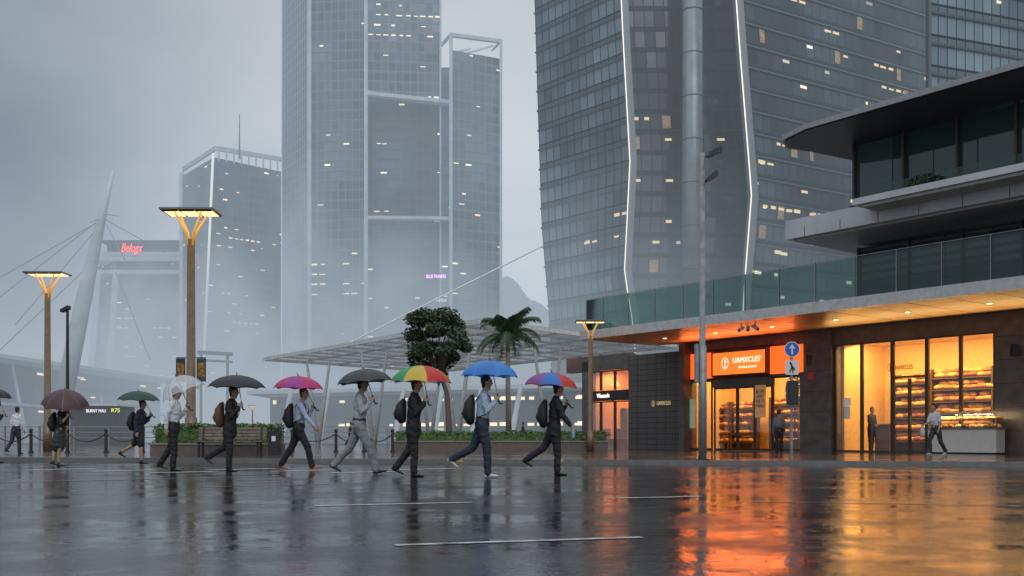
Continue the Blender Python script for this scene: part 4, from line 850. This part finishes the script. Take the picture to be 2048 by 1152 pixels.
def person(label,px,feet,headtop,legs,arms,lean=4,rz=0,Y=None,z=0,top=None,bottom=None,shoes=None,jacket=False,bot='trousers',sleeves=True,skin=0,hairlen=0,headyaw=0,cap=None):
    if Y is None: Y=GY(feet)
    loc=V((GX(px,Y),Y,z)); Ht=(feet-headtop)*Y/F if not isinstance(headtop,float) else headtop
    t_=thing('person',label,'person',tuple(loc),rz)
    k=1.0
    def ld(deg): return V((math.sin(R(deg)),0,-math.cos(R(deg))))
    J={}
    low=9
    for i,(a,f,p) in enumerate(legs):
        y=-.09 if i==0 else .09
        h=V((0,y,.92)); kn=h+ld(a)*.43; an=kn+ld(a-f)*.41
        c,s_=math.cos(R(p)),math.sin(R(p))
        fd=V((c,0,-s_)); fu=V((s_,0,c))
        heel=an-fd*.055-fu*.075; toe=an+fd*.185-fu*.075; ball=an+fd*.12-fu*.075
        J[i]=(h,kn,an,heel,ball,toe,fd,fu); low=min(low,heel.z,toe.z)
    dz=V((0,0,-low))
    tn=math.tan(R(lean))
    def sp(zr,dx=0): return V(((zr-.92)*tn+dx,0,zr))+dz
    k=Ht/(sp(1.765).z)
    def K(v): return V(v)*k
    body=MB(); shirt=MB(); pants=MB(); 
    def add(mb,pts,rad,n=12,ex=0,side=(0,1,0)):
        mb.path([K(p) for p in pts],[((r[0]+ex)*k,(r[1]+ex)*k) if isinstance(r,tuple) else (r+ex)*k for r in rad],n,side=side)
    torso=[(sp(.88),(.165,.115)),(sp(.98),(.155,.11)),(sp(1.08),(.14,.10)),(sp(1.22,.01),(.16,.115)),(sp(1.34,.01),(.175,.115)),(sp(1.42),(.15,.085)),(sp(1.46),(.075,.065))]
    add(body,[a for a,b in torso],[b for a,b in torso],18)
    add(body,[sp(1.42,.0),sp(1.50,.01),sp(1.56,.02)],[.06,.055,.052],12)
    hc=sp(1.65,.03)
    cy,sy_=math.cos(R(headyaw)),math.sin(R(headyaw))
    def hd(x,y,zz): return hc+V((x*cy-y*sy_,x*sy_+y*cy,zz))
    sd=(-sy_,cy,0)
    add(body,[hd(.03,0,-.105),hd(.02,0,-.075),hd(.005,0,-.02),hd(0,0,.03),hd(-.005,0,.075),hd(-.008,0,.10)],[(.034,.04),(.052,.066),(.068,.088),(.074,.097),(.062,.08),(.035,.045)],16,side=sd)
    add(body,[hd(.085,0,.015),hd(.103,0,-.018),hd(.09,0,-.028)],[.009,.014,.012],8)
    for y in (-1,1): add(body,[hd(-.005,y*.074,.012),hd(-.012,y*.08,-.028)],[(.006,.018),(.006,.013)],8)
    hands=[]
    for i in (0,1):
        y=-1 if i==0 else 1
        a,e_,ab=arms[i]
        sh=sp(1.405)+V((0,y*.175,0))
        def adir(deg,ab_): d=ld(deg); return (d+V((0,y*ab_,0))).normalized()
        el=sh+adir(a,ab)*.285; fd=adir(a+e_,-ab*1.4 if e_>40 else ab*.4); wr=el+fd*.245
        add(body,[sh-V((0,y*.03,-.01)),sh.lerp(el,.5),el,el.lerp(wr,.35),wr],[.058,.048,.038,.038,.026],10)
        grip=e_>60
        pn=V((0,-y,0)); s2=fd.cross(pn).normalized()
        if s2.dot(V((1,0,0) if not grip else (0,0,1)))<0: s2=-s2
        add(body,[wr,wr+fd*.045,wr+fd*.085],[(.022,.024),(.038,.016),(.040,.014)],10,side=tuple(s2))
        curl=80 if grip else 22
        for q,(off,ln) in enumerate(((.030,.072),(.010,.080),(-.010,.074),(-.030,.058))):
            p=wr+fd*.085+s2*off; pts=[p-fd*.02,p]; d=fd.copy()
            for sg_ in range(3):
                ang=R(curl*(.6 if sg_==0 else 1)); d=(d*math.cos(ang)+pn*math.sin(ang)) if sg_==0 else (Matrix.Rotation(ang,3,fd.cross(pn).normalized())@d)
                d=d.normalized(); p=p+d*ln*(.42,.33,.25)[sg_]; pts.append(p)
            add(body,pts,[.0095,.0095,.009,.0085,.008],7)
        p=wr+fd*.03+s2*.03; add(body,[p,p+(s2+fd*.8+pn*.3).normalized()*.035,p+(s2+fd*.8+pn*.3).normalized()*.035+(fd+pn*.8).normalized()*.03],[.013,.011,.009],7)
        hands.append(K(wr+fd*.085+pn*.022))
        if sleeves=='short': add(shirt,[sh-V((0,y*.03,-.01)),sh.lerp(el,.75)],[.06,.056],12,.014)
        else: add(shirt,[sh-V((0,y*.03,-.01)),sh.lerp(el,.5),el,el.lerp(wr,.4),el.lerp(wr,.93)],[.06,.05,.043,.042,.034],12,.014 if jacket else .008)
    for i in (0,1):
        h,kn,an,heel,bl_,toe,fd,fu=J[i]; h=h+dz;kn=kn+dz;an=an+dz
        calf=kn.lerp(an,.35)-V((.012,0,0))
        add(body,[h,h.lerp(kn,.5),kn,calf,an],[.085,.072,.054,.052,.034],12)
        add(body,[an-fd*.03-fu*.04,an+fd*.05-fu*.045,an+fd*.13-fu*.055],[(.03,.03),(.034,.026),(.036,.016)],10)
        if bot=='trousers': add(pants,[h+V((0,0,.02)),h.lerp(kn,.5),kn,kn.lerp(an,.5),an-fu*.01],[.098,.086,.070,.064,.058],14,.004)
        elif bot=='shorts': add(pants,[h+V((0,0,.02)),h.lerp(kn,.5),h.lerp(kn,.9)],[.098,.09,.088],14,.006)
        sm=MB(); add(sm,[an-fd*.035-fu*.045,an+fd*.04-fu*.045,an+fd*.12-fu*.055,an+fd*.17-fu*.06],[(.036,.034),(.038,.034),(.042,.022),(.032,.016)],12)
        add(sm,[an+fu*.015,an-fu*.04],[.042,.042],12)
        remesh(sm,'shoe',shoes,t_,.009)
    hp=[(sp(.86),(.165,.115)),(sp(.95),(.168,.12)),(sp(1.03),(.152,.108))]
    if bot=='skirt':
        add(pants,[sp(.55),sp(.75),sp(.95),sp(1.04)],[(.20,.19),(.195,.16),(.168,.12),(.15,.108)],18)
    else: add(pants,[a for a,b in hp],[b for a,b in hp],18,.004)
    if jacket: st=[(sp(.78),(.19,.145)),(sp(.9),(.185,.135))]+[(a,(b[0]+.015,b[1]+.015)) for a,b in torso[1:-1]]+[(sp(1.455),(.095,.08))]
    else: st=[(sp(1.0),(.162,.118))]+[(a,(b[0]+.008,b[1]+.01)) for a,b in torso[2:-1]]+[(sp(1.455),(.085,.072))]
    add(shirt,[a for a,b in st],[b for a,b in st],20)
    add(shirt,[sp(1.44,.002),sp(1.485,.008)],[(.066,.062),(.062,.06)],14)
    ob=remesh(body,'body',skinm[skin],t_,.0075 if Y<30 else .012)
    remesh(shirt,'jacket' if jacket else 'shirt',top,t_,.012,.014)
    remesh(pants,{'trousers':'trousers','shorts':'shorts','skirt':'skirt'}[bot],bottom,t_,.012,.013)
    hr=MB(); add(hr,[hd(-.045,0,-.055-hairlen),hd(-.035,0,-.01),hd(-.018,0,.04),hd(-.01,0,.085),hd(-.01,0,.108)],[(.058,.048),(.074,.068),(.082,.094),(.072,.092),(.042,.055)],14,side=sd)
    if cap is None: remesh(hr,'hair',hairm,t_,.010,.006)
    else: remesh(hr,'cap',cap,t_,.010,0)
    for y in (-1,1): MB().ball(K(hd(.082,y*.03,.02)),.010*k,.011*k,.008*k,8,6).build('eye',eyem,t_,world=False,smooth=True)
    MB().ball(K(hd(.082,0,-.055)),.008*k,.022*k,.006*k,8,6).build('mouth',lipm,t_,world=False,smooth=True)
    if not jacket and bot=='trousers':
        bt=MB(); add(bt,[sp(1.0),sp(1.03)],[(.166,.122),(.164,.120)],20); bt.build('belt',mat('belt_leather',(.02,.015,.012),.4),t_,world=False)
    return dict(M=W[t_],hands=hands,k=k,sp=sp,t=t_,Y=Y)
def backpack(inf,label,m,cat='backpack',size=1):
    M=inf['M']; k=inf['k']; sp=inf['sp']
    b=sp(1.2,-.215); t_=thing('backpack',label,cat,M=M@Matrix.Translation(b*k))
    def T(mb): mb.bm.transform(Matrix.Translation(-b*k)); return mb
    q=MB(); z0=b.z
    q.path([V((b.x-.01,0,z0-.2*size))*k,V((b.x-.03,0,z0-.1*size))*k,V((b.x-.02,0,z0+.08*size))*k,V((b.x+.02,0,z0+.19*size))*k],[(.13*k,.085*k),(.155*k,.105*k),(.145*k,.095*k),(.09*k,.055*k)],14)
    T(q).build('pack_body',m,t_,world=False,smooth=True)
    q=MB(); q.path([V((b.x-.10,0,z0-.15))*k,V((b.x-.12,0,z0-.08))*k,V((b.x-.10,0,z0+.01))*k],[(.09*k,.03*k),(.105*k,.04*k),(.09*k,.025*k)],12); T(q).build('front_pocket',m,t_,world=False,smooth=True)
    for y in (-1,1):
        q=MB(); q.path([V(p)*k for p in (sp(1.34,-.14)+V((0,y*.09,0)),sp(1.455,-.06)+V((0,y*.105,0)),sp(1.475,.02)+V((0,y*.11,0)),sp(1.40,.115)+V((0,y*.115,0)),sp(1.26,.145)+V((0,y*.12,0)),sp(1.12,.10)+V((0,y*.155,0)),sp(1.06,-.06)+V((0,y*.165,0)))],[(.022*k,.006*k)]*7,8)
        T(q).build('strap',m,t_,world=False,smooth=True)
    q=MB(); q.path([V(p)*k for p in ((b.x+.05,-.03,z0+.2),(b.x+.05,-.02,z0+.25),(b.x+.05,.02,z0+.25),(b.x+.05,.03,z0+.2))],[.008*k]*4,6); T(q).build('grab_handle',m,t_,world=False)
shaftm=mat('umbrella_shaft',(.25,.25,.26),.3,.7,var=0)
def umbrella(inf,hand,label,apex,rpx,dpx,mats,pat=None,dY=0,tilt=(0.02,-.02,1)):
    M=inf['M']; Y=inf['Y']; hw_=M@inf['hands'][hand]; A=P(apex[0],apex[1],Y+dY); r=rpx*Y/F; dep=dpx*Y/F
    ax=(A-hw_).normalized(); L_=(A-hw_).length
    zc=V(tilt).normalized()
    x_=V((0,1,0)).cross(ax).normalized(); y_=ax.cross(x_)
    MM=Matrix((x_,y_,ax)).transposed().to_4x4(); MM.translation=hw_
    t_=thing('umbrella',label,'umbrella',M=MM)
    cm_=MB(); bm=cm_.bm; NS=8; SUB=4; NR=7; rings=[]
    Q=(V((0,0,1)).rotation_difference(MM.to_3x3().inverted()@zc)).to_matrix()
    top_=bm.verts.new(V((0,0,L_)))
    for j in range(1,NR+1):
        t=j/NR; ring=[]
        for s_ in range(NS*SUB):
            a=2*math.pi*s_/(NS*SUB); f=(s_%SUB)/SUB; sag=4*f*(1-f)
            rr=r*math.sin(t*1.25)/math.sin(1.25)*(1-.075*sag*(.4+.6*t)); zz=-dep*(1-math.cos(t*1.25))/(1-math.cos(1.25)) + dep*.10*sag*(t**3)
            ring.append(bm.verts.new(V((0,0,L_))+Q@V((rr*math.cos(a+.3),rr*math.sin(a+.3),zz))))
        rings.append(ring)
    n=NS*SUB
    for s_ in range(n):
        mi=(pat[(s_//SUB)%len(pat)] if pat else 0)
        f=bm.faces.new((top_,rings[0][s_],rings[0][(s_+1)%n])); f.material_index=mi
        for a,b in zip(rings,rings[1:]):
            f=bm.faces.new((a[s_],b[s_],b[(s_+1)%n],a[(s_+1)%n])); f.material_index=mi
    ribs=[[V((0,0,L_-.01))]+[V((0,0,L_))+(rg[i*SUB].co-V((0,0,L_)))*.99+V((0,0,-.006)) for rg in rings] for i in range(NS)]
    cm_.build('canopy',mats,t_,world=False,smooth=True)
    for rb_ in ribs:
        MB().path([V(p) for p in rb_],[.005]*len(rb_),5).build('rib',shaftm,t_,world=False)
    MB().tube((0,0,-.04),(0,0,L_+.02),.008,n=8).build('shaft',shaftm,t_,world=False)
    MB().path([(0,0,L_),(0,0,L_+.07)],[.012,.004],8).build('ferrule',dark,t_,world=False)
    MB().path([(0,0,.05),(0,0,-.08),(.015,0,-.12),(.045,0,-.12)],[.014,.016,.014,.012],8).build('handle',dark,t_,world=False,smooth=True)
def um(name,col): return mat(name,col,.45,var=.1,scale=3,transl=.3)
blk=cloth('black_cloth',(.016,.016,.02)); navy=cloth('navy_cloth',(.02,.028,.05)); wsh=cloth('white_shirt',(.62,.64,.68)); lbs=cloth('light_blue_shirt',(.38,.46,.60)); gsh=cloth('grey_shirt',(.40,.42,.43)); gtr=cloth('grey_trousers',(.24,.255,.27)); char=cloth('charcoal_cloth',(.04,.041,.045))
bsh=mat('black_shoe',(.012,.012,.012),.3); wsn=mat('white_sneaker',(.55,.55,.55),.5); rsn=mat('orange_shoe',(.45,.10,.05),.5)
bpk=mat('black_backpack',(.018,.018,.02),.6,bump=.3); brn=mat('brown_backpack',(.14,.06,.035),.5,bump=.3)
HOLD=(12,133,.14)
p=person('person in white shirt and black trousers walking under a clear umbrella',347,942,775,((6,10,0),(-12,22,14)),((-22,22,.1),HOLD),lean=3,top=wsh,bottom=blk,shoes=bsh)
umbrella(p,1,'clear see-through umbrella held behind the white shirted person',(352,753),44,38,[mat('clear_umbrella',(.85,.88,.9),.15,var=0,alpha=.42)],dY=.1,tilt=(-.45,-.1,1))
p=person('person in dark suit with brown backpack under a dark umbrella',460,943,773,((2,4,0),(-18,42,36)),(HOLD,(-15,20,.1)),lean=4,top=blk,bottom=blk,shoes=bsh,jacket=True)
umbrella(p,0,'dark umbrella over the person with the brown backpack',(474,750),57,26,[um('dark_umbrella',(.03,.036,.042))]); backpack(p,'brown backpack on the dark suited person',brn)
p=person('person in light blue shirt and orange shoes striding under a pink umbrella',597,941,776,((28,14,-8),(-22,10,22)),((30,10,.1),HOLD),lean=7,top=lbs,bottom=blk,shoes=rsn,headyaw=-12)
umbrella(p,1,'pink and magenta umbrella over the person in orange shoes',(597,752),50,26,[um('pink_umbrella',(.60,.04,.20)),um('magenta_umbrella',(.38,.06,.33))],pat=[0,1,0,1,0,1,0,0]); backpack(p,'black backpack on the light blue shirt under the pink umbrella',bpk)
p=person('person in pale grey shirt and grey trousers striding, front foot far ahead',718,948,755,((26,8,-12),(-24,20,26)),(HOLD,(-20,18,.1)),lean=3,top=gsh,bottom=gtr,shoes=bsh)
umbrella(p,0,'dark grey umbrella over the person in pale grey clothes',(727,738),56,28,[um('grey_umbrella',(.06,.065,.07))],tilt=(-.10,-.02,1))
p=person('person in black suit with black bag under a rainbow umbrella',827,953,757,((3,4,0),(-10,28,24)),(HOLD,(-12,15,.1)),lean=2,top=blk,bottom=blk,shoes=bsh,jacket=True)
cols=[um('u_red',(.66,.035,.03)),um('u_orange',(.80,.22,.02)),um('u_yellow',(.75,.55,.08)),um('u_green',(.05,.38,.16)),um('u_blue',(.06,.20,.60)),um('u_cream',(.72,.66,.55)),um('u_purple',(.28,.09,.36))]
umbrella(p,0,'rainbow panelled umbrella with orange, green, yellow and red segments',(843,731),63,35,cols,pat=[4,5,4,1,3,2,0,1]); backpack(p,'black bag on the back under the rainbow umbrella',bpk,size=.8)
p=person('person in light blue shirt and navy trousers with white soled shoes under a blue umbrella',964,955,752,((12,10,-4),(-22,40,36)),(HOLD,(-10,20,.1)),lean=4,top=lbs,bottom=navy,shoes=wsn)
umbrella(p,0,'bright blue umbrella, held highest in the row of walkers',(980,721),59,33,[um('blue_umbrella',(.05,.28,.75)),um('blue_umbrella_dark',(.05,.24,.68))],pat=[0,1]); backpack(p,'black backpack under the bright blue umbrella',bpk)
p=person('person in black jacket at the right end of the walking row',1108,950,766,((8,8,0),(-26,30,30)),((25,12,.1),HOLD),lean=4,top=blk,bottom=blk,shoes=bsh,jacket=True,headyaw=10)
umbrella(p,1,'red, purple, blue and orange panelled umbrella at the right end of the row',(1104,745),56,28,cols,pat=[2,4,1,0,6,4,0,1],tilt=(.08,-.02,1)); backpack(p,'large black backpack on the rightmost umbrella walker',bpk,size=1.05)
hw_=p['M']@p['hands'][0]; t_=thing('water_bottle','pale blue bottle in the hand of the rightmost umbrella walker','bottle',tuple(hw_-V((0,0,.14)))); MB().path([(0,0,0),(0,0,.15),(0,0,.19)],[.032,.032,.014],12).build('bottle_body',mat('bottle_plastic',(.25,.45,.55),.2,var=0),t_,world=False,smooth=True); MB().tube((0,0,.19),(0,0,.215),.016).build('cap',wh,t_,world=False)
p=person('person in dark jacket and shorts under a dark green umbrella',278,927,800,((12,10,0),(-24,36,30)),((-14,20,.1),HOLD),lean=6,top=navy,bottom=blk,shoes=bsh,jacket=True,bot='shorts')
umbrella(p,1,'dark green umbrella over the person in shorts',(277,782),41,20,[um('green_umbrella',(.03,.085,.065))]); backpack(p,'black backpack under the dark green umbrella',bpk)
p=person('person in black top and skirt under a tilted dark brown umbrella',120,932,800,((4,8,0),(-8,16,12)),(HOLD,(-8,12,.1)),lean=8,top=blk,bottom=char,shoes=bsh,bot='skirt',sleeves='short',hairlen=.05)
umbrella(p,0,'dark brown umbrella tilted to the right, at left of the picture',(130,780),46,32,[um('brown_umbrella',(.12,.06,.068))],tilt=(.12,-.3,1)); backpack(p,'black backpack under the tilted brown umbrella',bpk)
p=person('person in white shirt walking away at far left on the pavement',32,907,1.62,((8,6,0),(-14,24,16)),((10,10,.1),(-12,20,.1)),rz=R(70),Y=34.5,z=BASE,top=wsh,bottom=navy,shoes=bsh)
p=person('person in dark clothes cut off by the left picture edge',-12,915,1.7,((8,6,0),(-14,24,16)),(HOLD,(-12,20,.1)),rz=R(20),Y=27,z=0,top=blk,bottom=blk,shoes=bsh,jacket=True)
umbrella(p,0,'dark umbrella cut off by the left picture edge',(-10,777),32,20,[um('dark_umbrella',(.03,.036,.042))])
p=person('person in grey shirt standing with back turned at the bakery door',1558,905,1.62,((2,2,0),(-3,3,0)),((4,14,.12),(2,10,.12)),lean=1,rz=R(80),Y=37.5,z=BASE,top=cloth('dim_grey_shirt',(.16,.16,.17)),bottom=blk,shoes=bsh)
sI=SP(1743,5.4); q=Lp(sI,5.4,0); p=person('person in black standing inside the tall yellow lit window',1024+q.x/q.y*F,905,1.72,((2,2,0),(-3,4,0)),((10,60,.1),(5,20,.1)),lean=1,rz=R(-60),Y=q.y,z=BASE+.02,top=blk,bottom=blk,shoes=bsh)
p=person('person in pale T-shirt and dark trousers walking past the white counter',1872,910,1.62,((26,30,0),(-14,20,20)),((20,50,.1),(-10,30,.1)),lean=6,rz=R(200),Y=31.6,z=BASE,top=wsh,bottom=char,shoes=wsn,sleeves='short')
h=p['M']@p['hands'][0]; t_=thing('carrier_bag','white carrier bag held by the person at the white counter','bag',tuple(h-V((0,0,.3)))); m_=MB(); m_.path([(0,0,0),(0,0,.12),(0,0,.24)],[(.13,.06),(.14,.07),(.08,.03)],12); m_.build('bag_body',mat('bag_white',(.6,.55,.6),.6),t_,world=False,smooth=True); MB().path([(-.05,0,.24),(-.02,0,.31),(.02,0,.31),(.05,0,.24)],[.006]*4,6).build('bag_handle',mat('bag_white',(.6,.6,.6)),t_,world=False)
for i,(px,lab) in enumerate(((700,'tiny far pedestrian in the plaza left of the tree'),(1045,'tiny far pedestrian right of the palm trunk'))):
    person(lab,px,900,1.7,((10,6,0),(-14,20,16)),((10,10,.1),(-10,10,.1)),Y=72,z=BASE,top=char,bottom=blk,shoes=bsh)
print('DONE',len(bpy.data.objects))
